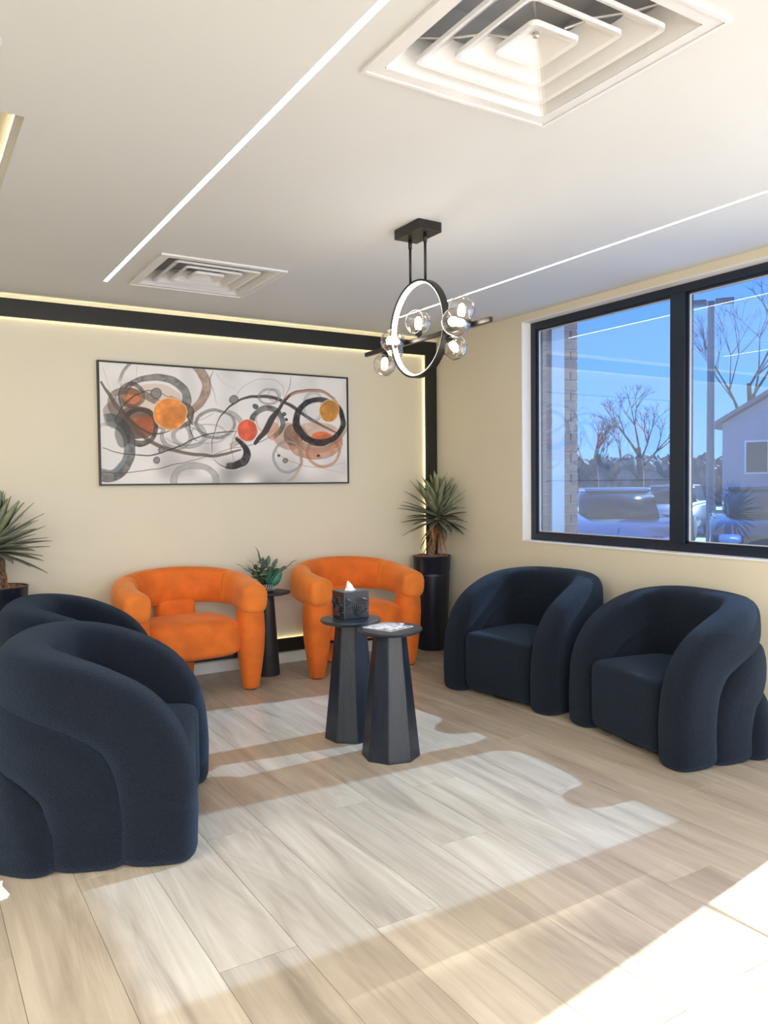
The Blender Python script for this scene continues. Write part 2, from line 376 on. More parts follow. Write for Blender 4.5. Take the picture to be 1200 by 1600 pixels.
# ceiling with lit recess at the left and LED channels
cx0, cx1, cy0, cy1 = -2.4, .385, 2.877, 4.5
def slab_with_holes(holes, z0, z1):
    xs = sorted({XL, W+.09, *[h[0] for h in holes], *[h[1] for h in holes]}); ys = sorted({YB, D, *[h[2] for h in holes], *[h[3] for h in holes]})
    L = []
    for a, b in zip(xs, xs[1:]):
        run = None
        for c, d in zip(ys, ys[1:]):
            mx, my = (a+b)/2, (c+d)/2
            if any(h[0] < mx < h[1] and h[2] < my < h[3] for h in holes):
                if run: L.append((a, b, run[0], run[1], z0, z1)); run = None
            else: run = (run[0], d) if run else (c, d)
        if run: L.append((a, b, run[0], run[1], z0, z1))
    return L
led1 = (1.068, 1.093, -1.0, 4.92); led2 = (3.168, 3.189, -1.0, 4.93)
v1c, v2c, vh = (1.555, 1.69), (1.568, 4.53), .33
holes = [(cx0, cx1, cy0, cy1), led1, led2] + [(c[0]-vh, c[0]+vh, c[1]-vh, c[1]+vh) for c in (v1c, v2c)]
bmc = bmesh.new()
for b in slab_with_holes(holes, H, H+.107): box(bmc, *b)
box(bmc, XL, W+.09, YB, D, H+.35, H+.4)
ce = struct(mesh_obj('ceiling', bmc, M['ceiling']))
struct(mesh_obj('trim_2', boxes([(cx0-.1, cx1+.1, cy0-.1, cy1+.1, H+.108, H+.13)]), M['wall']), 'cream top of the lit ceiling recess')
def light_line(l, lab):
    t = thing('linear_led_light', lab, 'light', ((l[0]+l[1])/2, l[3], H), 0, 'recessed LED lines in the ceiling')
    x0, x1 = l[0]-(l[0]+l[1])/2, l[1]-(l[0]+l[1])/2; y0 = l[2]-l[3]
    mesh_obj('diffuser', B(x0+.001, x1-.001, y0+.002, -.002, .001, .004), M['led'], t)
    mesh_obj('channel', boxes([(x0, x1, y0, 0, .02, .024), (x0, x0+.001, y0, 0, .0, .024), (x1-.001, x1, y0, 0, .0, .024)]), M['vent'], t)
light_line(led1, 'long white LED line across the ceiling left of both vents')
light_line(led2, 'long white LED line in the ceiling nearest the window wall')
# strip in the recess
t = thing('cove_light_strip', 'warm LED strip along the top corner of the ceiling recess at the left', 'light', (cx1, cy0, H+.1))
mesh_obj('led_strip', B(-.008, -.004, .02, cy1-cy0-.02, -.008, -.004), emit('dim_warm_strip', (1, .88, .62), 5), t)
mesh_obj('strip_backing', B(-.004, 0, .02, cy1-cy0-.02, -.016, 0), M['white'], t)
# downlight at the left edge
t = thing('recessed_downlight', 'round white recessed downlight in the ceiling at the left edge of the photo', 'light', (.185, 2.435, H))
bm = bmesh.new(); lathe(bm, [(.062, -.001), (.066, -.006), (.083, -.006), (.088, -.001), (.088, .0), (.062, .0), (.062, -.001)], 48); mesh_obj('trim_ring', bm, M['vent'], t, True)
bm = bmesh.new(); lathe(bm, [(0, -.0015), (.060, -.0015), (.060, .0), (0, .0)], 40); mesh_obj('lens', bm, emit('downlight_lens', (1, .98, .94), 7), t)

# black frame with hidden light on the back wall
t = thing('backlit_wall_frame', 'large black rectangular frame on the back wall with warm light glowing from its inner edge', 'wall frame', (W, D, 0))
yb, yf = -.038, -.022      # the bars stand proud of the wall on a backing
fx0, fx1, fz0, fz1 = -2.9-W, 3.915-W, .098, 2.568; bw = .115; br = .108
def bar(nm, x0, x1, z0, z1): return mesh_obj(nm, B(x0, x1, -.045, -.02, z0, z1, bev=.002), M['blackframe'], t)
bar('top_bar', fx0, fx1, fz1-bw, fz1); bar('bottom_bar', fx0, fx1, fz0, fz0+.10); bar('right_bar', fx1-br, fx1, fz0+.1005, fz1-bw-.0005); bar('left_bar', fx0, fx0+br, fz0+.1005, fz1-bw-.0005)
mesh_obj('mounting_batten', boxes([(fx0+.02, fx1-.03, -.02, 0, fz1-bw+.04, fz1-.03), (fx0+.02, fx1-.03, -.02, 0, fz0+.02, fz0+.06), (fx1-br+.045, fx1-.03, -.02, 0, fz0+.1, fz1-bw)]), M['blackframe'], t)
l = mesh_obj('led_strip', boxes([(fx0+br, fx1-br-.0, -.014, -.004, fz1-bw+.016, fz1-bw+.024), (fx0+br, fx1-br, -.014, -.004, fz0+.076, fz0+.084), (fx1-br+.016, fx1-br+.024, -.014, -.004, fz0+.1, fz1-bw), (fx0+br, fx1-.04, -.014, -.006, fz1-.022, fz1-.016)]), M['ledwarm'], t)

# ---------------------------------------------------------------- windows
def window(name, op, xs, mull, pm, transom=None):
    y0, y1, z0, z1 = op; we = struct_empty(name)
    X0, X1 = xs, xs+.07; f = .055
    mesh_obj('window_frame', boxes([(X0, X1, y0, y0+f, z0, z1), (X0, X1, y1-f, y1, z0, z1), (X0, X1, y0+f, y1-f, z0, z0+f), (X0, X1, y0+f, y1-f, z1-f, z1)], bev=.003), M['winframe'], we)
    ys = [y0+f]+[v for mm in mull for v in mm]+[y1-f]
    for a, b in mull: mesh_obj('mullion', B(X0-.004, X1, a, b, z0+f+.0005, z1-f-.0005, bev=.003), M['winframe'], we)
    for a, b in zip(ys[::2], ys[1::2]):
        zz = [(z0+f, z1-f)] if transom is None else [(z0+f, transom-.008), (transom+.008, z1-f)]
        if transom is not None: mesh_obj('transom', B(X0+.030, X1-.030, a, b, transom-.008, transom+.008), M['winframe'], we)
        for c, d in zz:
            g = .013 if transom is None else .004; bd = boxes([(X0+.012, X1-.012, a, a+g, c, d), (X0+.012, X1-.012, b-g, b, c, d), (X0+.012, X1-.012, a, b, c, c+g), (X0+.012, X1-.012, a, b, d-g, d)])
            if transom is None: mesh_obj('glazing_bead', bd, M['winframe'], we)
            bm = bmesh.new(); vs = [bm.verts.new(v) for v in ((X0+.035, a+.002, c+.002), (X0+.035, a+.002, d-.002), (X0+.035, b-.002, d-.002), (X0+.035, b-.002, c+.002))]; bm.faces.new(vs[::-1])
            mesh_obj('pane', bm, pm, we)
    return we
# thin putty coloured inner gasket as the photo shows around the blue panes
wd1 = window('window_1', (w1[0], w1[1], w1[2], w1[3]-.0), W+.083, [(3.072, 3.177)], M['tint'])
bm = bmesh.new()
for a, b in ((w1[0]+.068, 3.072-.013), (3.177+.013, w1[1]-.068)):
    c, d = w1[2]+.068, w1[3]-.068; X = W+.083+.034
    box(bm, X-.012, X, a, a+.005, c, d); box(bm, X-.012, X, b-.005, b, c, d); box(bm, X-.012, X, a, b, c, c+.005); box(bm, X-.012, X, a, b, d-.005, d)
mesh_obj('gasket', bm, M['sealant'], wd1)
wd2 = window('window_2', w2, W+.083, [(-.06, .0)], M['clear'], 1.31)
bm = bmesh.new()
for i, (dy, dz) in enumerate(((0, 0), (-.05, .012), (-.10, 0), (-.15, .012))):
    pts = [(W+.112, 1.56+dy+.026*math.cos(a*PI/8), 1.50+dz+.026*math.sin(a*PI/8)) for a in range(16)]
    tube(bm, pts, .0035, 6, closed=True)
mesh_obj('ring_shadow_caster', bm, M['sealant'], wd2)  # unseen rings added to cast looped shadows into the sun patch

# exterior brick wall with individual bricks on the jamb seen through the glass
ext = struct(mesh_obj('wall_outer', boxes([(W+.155, W+.56, w1[1], D+.3, -.3, 3.4), (W+.155, W+.56, w1[0]-.1, w1[1], -.3, w1[2]-.05), (W+.155, W+.40, YB, w1[1], w1[3]+.03, 3.0),
      (W+.155, W+.20, w2[1]+.0, w1[0], -.3, w1[3]+.03)]), M['mortar']), 'brick outer wall seen through the window')
mesh_obj('jamb_trim', B(W+.27, W+.40, w1[1]-.03, w1[1], w1[2]-.05, w1[3]+.03, bev=.004), M['sealant'], ext)
ch = .0785; z = w1[2]-.05; k = 0
meb = {}
def brick_mesh(l):
    if l not in meb:
        bm = B(-l/2, l/2, -.012, .01, -.033, .033, bev=.003, seg=1); me = bpy.data.meshes.new('brick'); bm.to_mesh(me); bm.free(); me.materials.append(M['brick']); meb[l] = me
    return meb[l]
while z < w1[3]:
    for x0, x1 in ([(W+.175, W+.262), (W+.408, W+.556)] if k % 2 else [(W+.175, W+.262), (W+.408, W+.478), (W+.488, W+.556)]):
        l = round(x1-x0, 3); o = bpy.data.objects.new('brick', brick_mesh(l)); C.objects.link(o); o.parent = ext
        o.location = ((x0+x1)/2, w1[1]-random.uniform(0, .003), z+ch/2)
    z += ch; k += 1

# ================================================================ CEILING VENTS
def vent(c, lab):
    t = thing('ceiling_vent', lab, 'vent', (c[0], c[1], H), 0, 'square ceiling air vents')
    def frust(bm, a, za, b, zb):   # square ring surface between half sizes a (z=za) and b (z=zb), rounded corners
        def loop(h, z, r):
            L = []
            for q, (sx, sy) in enumerate(((1, 1), (-1, 1), (-1, -1), (1, -1))):
                for k in range(4):
                    th = PI/2*q+PI/2*k/3; L.append(bm.verts.new((sx*(h-r)+r*math.cos(th), sy*(h-r)+r*math.sin(th), z)))
            return L
        A, Bq = loop(a, za, min(.02, a*.3)), loop(b, zb, min(.02, b*.3))
        for i in range(16): bm.faces.new((A[i], A[(i+1) % 16], Bq[(i+1) % 16], Bq[i]))
        return A, Bq
    def solid(segs):
        bm = bmesh.new()
        for s in segs: frust(bm, *s)
        bmesh.ops.remove_doubles(bm, verts=bm.verts, dist=1e-5); return bm
    bm = bmesh.new(); hf = .362
    for (x0, x1, y0, y1) in ((-hf, hf, -hf, -.31), (-hf, hf, .31, hf), (-hf, -.31, -.31, .31), (.31, hf, -.31, .31)): box(bm, x0, x1, y0, y1, -.006, .0)
    for (x0, x1, y0, y1) in ((-hf, hf, -hf, -hf+.012), (-hf, hf, hf-.012, hf), (-hf, -hf+.012, -hf+.012, hf-.012), (hf-.012, hf, -hf+.012, hf-.012)): box(bm, x0, x1, y0, y1, -.010, -.006)
    mesh_obj('frame', bm, M['vent'], t)
    mesh_obj('bell', solid([(.312, -.006, .25, .075), (.25, .075, .252, .076)]), M['vent'], t)
    for a, b in ((.248, .172), (.168, .095)):
        bm = solid([(b, .050, a-.012, -.002), (a-.012, -.002, a, -.006), (a, -.006, a+.001, .006), (a+.001, .006, b+.004, .054), (b+.004, .054, b, .050)])
        mesh_obj('louver', bm, M['vent'], t)
    bm = solid([(.086, -.008, .074, -.004), (.074, -.004, .012, .034), (.086, -.008, .088, .006), (.088, .006, .02, .045)])
    box(bm, -.013, .013, -.013, .013, .033, .036)
    p = mesh_obj('centre_pan', bm, M['vent'], t)
    bm = bmesh.new(); lathe(bm, [(0, .020), (.008, .021), (.009, .025), (.009, .034), (0, .034)], 16); mesh_obj('screw', bm, M['chrome'], t, True)
    # corner brackets that hold the louvers
    for sx in (-1, 1):
        for sy in (-1, 1):
            bm = bmesh.new(); tube(bm, [(sx*.055, sy*.055, .034), (sx*.11, sy*.11, .052), (sx*.18, sy*.18, .054), (sx*.25, sy*.25, .07)], .004, 6)
            mesh_obj('bracket', bm, M['chrome'], t)
    mesh_obj('duct_box', boxes([(-.26, .26, -.26, .26, .20, .21), (-.26, -.25, -.26, .26, .076, .20), (.25, .26, -.26, .26, .076, .20), (-.25, .25, -.26, -.25, .076, .20), (-.25, .25, .25, .26, .076, .20)]), M['duct'], t)
vent(v1c, 'large white square ceiling vent nearest the viewer, right of the long LED line')
vent(v2c, 'white square ceiling vent near the back wall, above the wall painting')

# ================================================================ PENDANT
t = thing('pendant_light', 'black ring pendant with a horizontal bar and clear glass globe lamps', 'lamp', (2.14, 3.15, H))
mesh_obj('canopy', B(-.066, .066, -.105, .105, -.047, 0, bev=.003), M['fixture'], t)
zc, Rr = 2.113-H, .232
ybar = 0
for y in (-.062, .066):
    bm = bmesh.new(); ztop = zc+math.sqrt(Rr**2-y*y)
    tube(bm, [(0, y, -.046), (0, y, ztop-.003)], .0065, 10); tube(bm, [(0, y, -.046), (0, y, -.09)], .0095, 10)
    mesh_obj('rod', bm, M['fixture'], t, True)
def band(bm, r0, r1, x0, x1, n=96):
    L = [[bm.verts.new((xx, r*math.cos(2*PI*i/n), zc+r*math.sin(2*PI*i/n))) for i in range(n)] for xx, r in ((x0, r0), (x0, r1), (x1, r1), (x1, r0))]
    for q in range(4):
        for i in range(n): bm.faces.new((L[q][i], L[q][(i+1) % n], L[(q+1) % 4][(i+1) % n], L[(q+1) % 4][i]))
    fixn(bm); return bm
rg = mesh_obj('ring', band(bmesh.new(), Rr-.010, Rr, -.017, .017), M['fixture'], t)
mesh_obj('ring_led', band(bmesh.new(), Rr-.016, Rr-.0101, -.013, .013), M['ledring'], rg)
zb = 2.062-H
mesh_obj('crossbar', B(-.009, .009, -.545, .50, zb-.011, zb+.011, bev=.002), M['fixture'], t)
def globe(y, d, r, off, g='clearglobe'):
    d = Vector(d).normalized(); base = Vector((0, y, zb)); c = base+d*off
    h = bpy.data.objects.new('globe_lamp', None); C.objects.link(h); h.parent = t; h.location = c
    bm = bmesh.new(); sphere(bm, (0, 0, 0), r, 32, 20)
    mesh_obj('glass_globe', bm, M[g], h, True)
    bm = bmesh.new(); tube(bm, [-d*(off-.008), -d*(r-.012)], .0065, 8); tube(bm, [-d*(r+.004), -d*(r-.022)], .017, 16); mesh_obj('socket', bm, M['fixture'], h, True)
    bm = bmesh.new(); L = r*.95; pts = [-d*(r-.022)+d*L*k/8 for k in range(9)]; tube(bm, pts, [.008, .013, .016, .017, .017, .017, .015, .011, .005], 12); mesh_obj('bulb', bm, M['bulb'], h, True)
globe(0.0, (.0, 0, 1), .062, .085)
globe(.10, (-1, 0, .05), .058, .085)
globe(.30, (-.1, 0, -1), .058, .080)
globe(.375, (1, 0, .1), .058, .085, 'smoke')
globe(-.215, (.5, 0, -.6), .058, .085, 'smoke')
globe(-.42, (-1, 0, .02), .064, .088)
globe(-.33, (.1, 0, 1), .060, .085)

# ================================================================ PAINTING
pc = thing('framed_painting', 'wide abstract painting of overlapping rings and orange discs in a thin black frame', 'painting', (2.103, D, 1.80))
pw, ph = 1.915/2, .842/2
NX, NY = 720, 316
us = np.linspace(0, 1, NX); vs_ = np.linspace(0, 1, NY); UU, VV = np.meshgrid(us, vs_)
def homog(src, dst):
    A = []
    for (x, y), (u, v) in zip(src, dst): A += [[x, y, 1, 0, 0, 0, -u*x, -u*y, -u], [0, 0, 0, x, y, 1, -v*x, -v*y, -v]]
    return np.linalg.svd(np.array(A))[2][-1].reshape(3, 3)
Hm = homog([(0, 1), (1, 1), (1, 0), (0, 0)], [(62, 70), (1147, 143), (1152, 604), (72, 613)])
q = Hm @ np.stack([UU.ravel(), VV.ravel(), np.ones(UU.size)]); PX = (q[0]/q[2]).reshape(UU.shape); PY = (q[1]/q[2]).reshape(UU.shape)
rng = np.random.RandomState(4)
def vnoise(sc, seed):
    r = np.random.RandomState(seed); g = r.rand(80, 80); X, Y = PX/sc+7, PY/sc+7; xi, yi = np.floor(X).astype(int) % 78, np.floor(Y).astype(int) % 78; fx, fy = X-np.floor(X), Y-np.floor(Y); fx = fx*fx*(3-2*fx); fy = fy*fy*(3-2*fy)
    return (g[yi, xi]*(1-fx)+g[yi, xi+1]*fx)*(1-fy)+(g[yi+1, xi]*(1-fx)+g[yi+1, xi+1]*fx)*fy
N1, N2, N3 = vnoise(90, 1), vnoise(35, 2), vnoise(12, 3)
wx_, wy_ = PX+(N2-.5)*7, PY+(vnoise(40, 9)-.5)*7
IMG = np.ones(UU.shape+(3,))*np.array([230, 226, 222.])
low = np.clip((PY-380)/200, 0, 1)*np.clip(N1*1.6-.4, 0, 1)*np.exp(-((PX-640)/380)**2)
IMG = IMG*(1-.30*low[..., None]); IMG = IMG*(1-.10*(np.clip(N1*1.5-.7, 0, 1))[..., None])
def blend(a, col):
    global IMG
    a = np.clip(a, 0, 1)[..., None]; IMG = IMG*(1-a)+np.array(col, float)*a
def sstep(x, s): return np.clip(.5+x/s, 0, 1)
def rot(cx, cy, ang):
    c, s = math.cos(ang), math.sin(ang); dx, dy = wx_-cx, wy_-cy; return dx*c+dy*s, -dx*s+dy*c
def ring(cx, cy, rx, ry, w, col, al, ang=0, arc=None, edge=.0, taper=0, ta=0, soft=2.5, off=(0, 0)):
    X, Y = rot(cx, cy, ang); ro = np.hypot(X/rx, Y/ry); th = np.arctan2(Y, X)
    sc = np.hypot(X, Y)/np.maximum(ro, 1e-3); d = (1-ro)*sc     # distance inside outer edge
    wl = w*(1-taper*(.5+.5*np.cos(th-ta)))
    a = sstep(d, soft)*sstep(wl-d, soft)
    if arc is not None:
        a0, a1 = arc; mid = (a0+a1)/2; half = (a1-a0)/2; dd = np.abs((th-mid+np.pi) % (2*np.pi)-np.pi); a = a*np.clip((half-dd)*6, 0, 1)
    tex = .75+.5*N3*N2*1.6
    blend(a*al*np.clip(tex, 0, 1.1), col)
    if edge:
        e_ = np.maximum(np.exp(-(d/2.2)**2), np.exp(-((d-wl)/2.2)**2)*.8)
        if arc is not None: e_ = e_*np.clip((half-dd)*6, 0, 1)
        blend(e_*edge, [c*.45 for c in col])
def disc(cx, cy, rx, ry, col, al, soft=2.5, rim=None, tex=.0):
    X, Y = rot(cx, cy, 0); ro = np.hypot(X/rx, Y/ry); a = sstep((1-ro)*rx, soft)
    if tex: 
        global IMG
        c = np.array(col)[None, None]*(1-tex+2*tex*N2[..., None]*(.6+.8*N3[..., None])*.9); aa = (a*al)[..., None]; IMG = IMG*(1-aa)+np.clip(c, 0, 255)*aa
    else: blend(a*al, col)
    if rim: blend(np.exp(-((1-ro)*rx/2.0)**2)*.8, rim)
def line(pts, w, col, al, soft=1.5):
    P = [(p.x, p.y) for p in catmull([Vector((a, b, 0)) for a, b in pts], 10)]; n = len(P)
    ws = np.interp(np.linspace(0, 1, n), np.linspace(0, 1, len(w)), w) if isinstance(w, (list, tuple)) else [w]*n
    best = np.full(UU.shape, -1e9)
    for i in range(n-1):
        (x0, y0), (x1, y1) = P[i], P[i+1]; dx, dy = x1-x0, y1-y0; L = dx*dx+dy*dy+1e-6
        t_ = np.clip(((wx_-x0)*dx+(wy_-y0)*dy)/L, 0, 1); d = np.hypot(wx_-x0-t_*dx, wy_-y0-t_*dy); best = np.maximum(best, ws[i]/2-d)
    blend(sstep(best, soft)*al, col)
BK, DG, GR, LG, BR, OR, TA = (44, 40, 38), (78, 80, 80), (125, 122, 118), (165, 162, 158), (140, 108, 84), (205, 110, 58), (188, 150, 118)
ring(480, 600, 108, 82, 26, LG, .8, edge=.3)
ring(455, 395, 75, 60, 16, LG, .75, edge=.25); ring(400, 400, 70, 62, 14, GR, .5, edge=.3)
disc(300, 260, 130, 95, (200, 170, 145), .45); disc(205, 228, 42, 45, OR, .85, tex=.15)
disc(225, 340, 95, 72, (95, 62, 48), .75, tex=.25); disc(255, 352, 60, 42, (196, 98, 52), .75, tex=.2); disc(150, 300, 70, 70, (110, 95, 85), .45)
ring(350, 180, 198, 155, 36, BR, .72, arc=(-1.9, 1.5), edge=.35, taper=.5, ta=PI)
ring(350, 180, 205, 160, 10, GR, .6, arc=(-3.1, -1.2), edge=.4)
ring(310, 235, 152, 112, 34, (96, 92, 88), .78, arc=(-PI, .7), edge=.45, taper=.35, ta=PI)
ring(205, 218, 58, 56, 13, (85, 70, 60), .65, edge=.4)
ring(250, 300, 165, 95, 30, (96, 82, 72), .6, ang=.5, arc=(1.2, 5.2), edge=.3)
ring(238, 360, 82, 84, 24, (62, 52, 46), .8, edge=.4, taper=.4, ta=-1)
ring(320, 285, 160, 80, 22, (80, 66, 56), .55, ang=.25, arc=(-1.2, 1.4), edge=.4)
disc(105, 455, 72, 95, (222, 220, 216), .9); ring(100, 452, 118, 150, 56, DG, .82, edge=.45, arc=(-1.75, 1.9), taper=.2, ta=0)
ring(100, 452, 90, 118, 20, (150, 158, 158), .5)
disc(165, 390, 34, 62, (50, 52, 50), .45)
ring(570, 345, 88, 66, 11, GR, .75, edge=.35); ring(600, 370, 100, 90, 20, (150, 145, 140), .55, arc=(-1.4, 1.2), edge=.3); ring(540, 390, 80, 45, 8, LG, .6)
# sweeping bands
line([(70, 160), (140, 270), (230, 380), (330, 445), (450, 478), (580, 485), (680, 460)], [10, 22, 20, 17, 15, 13, 8], (92, 78, 68), .8)
line([(80, 455), (190, 482), (300, 482), (400, 450), (500, 400), (600, 382), (700, 380)], [3, 4, 6, 6, 5, 4, 2], BK, .8)
line([(70, 560), (200, 560), (340, 540), (500, 500), (640, 455), (760, 430), (840, 385)], [3, 3, 3, 2, 2, 3, 2], BK, .75)
line([(400, 380), (480, 340), (560, 300)], 2, GR, .7); line([(440, 350), (520, 385), (640, 395)], [3, 2, 1], BK, .6)
line([(552, 480), (560, 400), (590, 320), (650, 255), (740, 222), (830, 228), (910, 265), (985, 320), (1060, 360), (1110, 385)], [2, 3, 5, 8, 12, 15, 15, 13, 10, 5], (64, 55, 50), .9)
line([(690, 330), (660, 380), (640, 440), (650, 510)], [2, 3, 4, 2], (150, 90, 62), .6)
line([(552, 480), (549, 420), (575, 380), (640, 372), (700, 400)], [2, 2, 2, 2, 2], (235, 230, 225), .8)
# oranges right
disc(900, 400, 75, 60, (176, 128, 98), .55, tex=.2); disc(1015, 405, 115, 70, (190, 140, 108), .45, tex=.2)
ring(1010, 420, 120, 82, 44, (184, 112, 72), .6, edge=.3, arc=(-.2, 3.5)); disc(1040, 408, 48, 30, (205, 95, 45), .85, tex=.2); disc(915, 395, 46, 50, (104, 74, 60), .6, tex=.2)
ring(1045, 470, 75, 70, 9, (200, 120, 80), .6, edge=.3); ring(1010, 350, 140, 105, 16, (150, 120, 96), .5, arc=(.0, 3.0), edge=.3)
ring(888, 490, 66, 72, 8, LG, .8, edge=.35); ring(880, 470, 75, 130, 9, TA, .55, arc=(-1.2, 1.6), edge=.2)
ring(800, 505, 88, 100, 5, LG, .0)
line([(830, 460), (880, 500), (960, 530), (1050, 540), (1140, 520)], [2, 3, 3, 2, 1], (150, 100, 80), .5); line([(940, 420), (975, 480), (1040, 540), (1130, 565)], [6, 3, 2, 1], (160, 110, 85), .45)
line([(860, 250), (900, 215), (970, 193), (1040, 200), (1095, 235), (1128, 290)], [10, 15, 13, 12, 9, 4], (168, 128, 98), .85)
line([(850, 262), (900, 212), (970, 189), (1040, 193), (1100, 228)], [3, 3, 3, 2, 1], BK, .75)
ring(1000, 265, 45, 70, 12, LG, .5, edge=.2)
ring(798, 338, 76, 76, 24, DG, .85, arc=(-PI, 1.2), edge=.4, taper=.3, ta=1)
ring(798, 330, 50, 55, 8, (170, 150, 135), .5)
disc(822, 375, 30, 42, (190, 130, 95), .55)
line([(745, 430), (790, 375), (820, 320), (860, 262), (900, 215)], [20, 26, 24, 12, 4], (56, 46, 41), .92)
ring(1028, 332, 115, 108, 28, (34, 31, 31), .95, edge=.3, taper=.35, ta=-.6)
line([(905, 365), (930, 300), (985, 320), (1050, 362), (1110, 385)], 1, BK, .0)
# crescent
ring(630, 472, 98, 74, 36, (42, 40, 40), .93, ang=.25, arc=(-1.5, 1.65), taper=.95, ta=-2.6, edge=.2)
ring(630, 472, 100, 76, 4, (235, 232, 228), .8, arc=(-1.4, 2.6), ang=.25)
line([(560, 500), (600, 530), (650, 543), (700, 528)], [2, 3, 4, 3], BK, .8)
# thin lines
line([(650, 235), (690, 180), (750, 148), (820, 145), (865, 175), (870, 220)], 1.6, GR, .7); ring(805, 222, 48, 36, 7, LG, .7, edge=.3); ring(830, 215, 30, 28, 4, GR, .5)
line([(905, 135), (900, 175), (880, 215), (860, 260)], [2, 4, 3, 2], GR, .75); line([(560, 110), (545, 150), (560, 200), (575, 260)], [2, 8, 3, 1], GR, .6); line([(575, 120), (610, 165), (660, 195)], [3, 1, 1], LG, .7)
line([(75, 95), (120, 220)], 1.5, GR, .6); line([(230, 90), (215, 180)], 1.5, GR, .6)
line([(130, 330), (180, 250), (260, 200), (350, 215), (430, 280), (470, 350)], [3, 8, 5, 3, 9, 3], (60, 52, 48), .7)
line([(160, 170), (150, 240), (190, 320), (270, 380), (350, 385), (440, 340)], [2, 6, 14, 10, 5, 2], (70, 58, 50), .7)
line([(430, 240), (475, 290), (455, 350), (480, 420)], [3, 9, 6, 2], (62, 56, 52), .6)
line([(350, 410), (420, 440), (500, 430), (560, 395)], [2, 5, 4, 2], GR, .7)
disc(372, 300, 72, 74, (222, 138, 60), 1, rim=(240, 215, 185), tex=.14)
disc(710, 374, 45, 49, (222, 96, 66), 1, rim=(235, 200, 180), tex=.16)
disc(1073, 284, 43, 51, (190, 132, 52), 1, rim=(228, 210, 180), tex=.16)
for x_, y_, r_, c_ in ((652, 236, 17, GR), (745, 266, 10, DG), (313, 506, 13, GR), (878, 506, 10, GR), (850, 485, 4, BK), (1025, 486, 4, BK), (335, 463, 13, GR), (312, 210, 22, GR), (872, 302, 8, DG), (882, 328, 5, BK)): disc(x_, y_, r_, r_, c_, .85, rim=[c*.5 for c in c_])
lin = np.where(IMG/255 <= .04045, IMG/255/12.92, ((IMG/255+.055)/1.055)**2.4)
lin = np.clip(lin, 0, 1)*1.0
me = bpy.data.meshes.new('canvas')
X3 = (UU.ravel()-.5)*2*(pw-.012); Z3 = (VV.ravel()-.5)*2*(ph-.012)
co = np.stack([X3, np.full(X3.shape, -.026), Z3], 1)
idx = np.arange(NX*NY).reshape(NY, NX)
fc = np.stack([idx[:-1, :-1], idx[:-1, 1:], idx[1:, 1:], idx[1:, :-1]], -1).reshape(-1, 4)
me.vertices.add(len(co)); me.vertices.foreach_set('co', co.ravel())
me.loops.add(fc.size); me.loops.foreach_set('vertex_index', fc.ravel().astype(np.int32))
me.polygons.add(len(fc)); me.polygons.foreach_set('loop_start', np.arange(0, fc.size, 4, dtype=np.int32))
me.update(calc_edges=True)
ca = me.color_attributes.new('paint', 'FLOAT_COLOR', 'POINT'); ca.data.foreach_set('color', np.concatenate([lin.reshape(-1, 3), np.ones((lin.size//3, 1))], 1).astype(np.float32).ravel())
me.materials.append(M['canvas']); o = bpy.data.objects.new('canvas', me); C.objects.link(o); o.parent = pc
f = .011
mesh_obj('frame', boxes([(-pw, pw, -.034, 0, -ph, -ph+f), (-pw, pw, -.034, 0, ph-f, ph), (-pw, -pw+f, -.034, 0, -ph+f, ph-f), (pw-f, pw, -.034, 0, -ph+f, ph-f)]), M['blackframe'], pc)
mesh_obj('backing', B(-pw+f, pw-f, -.024, 0, -ph+f, ph-f), M['white'], pc)

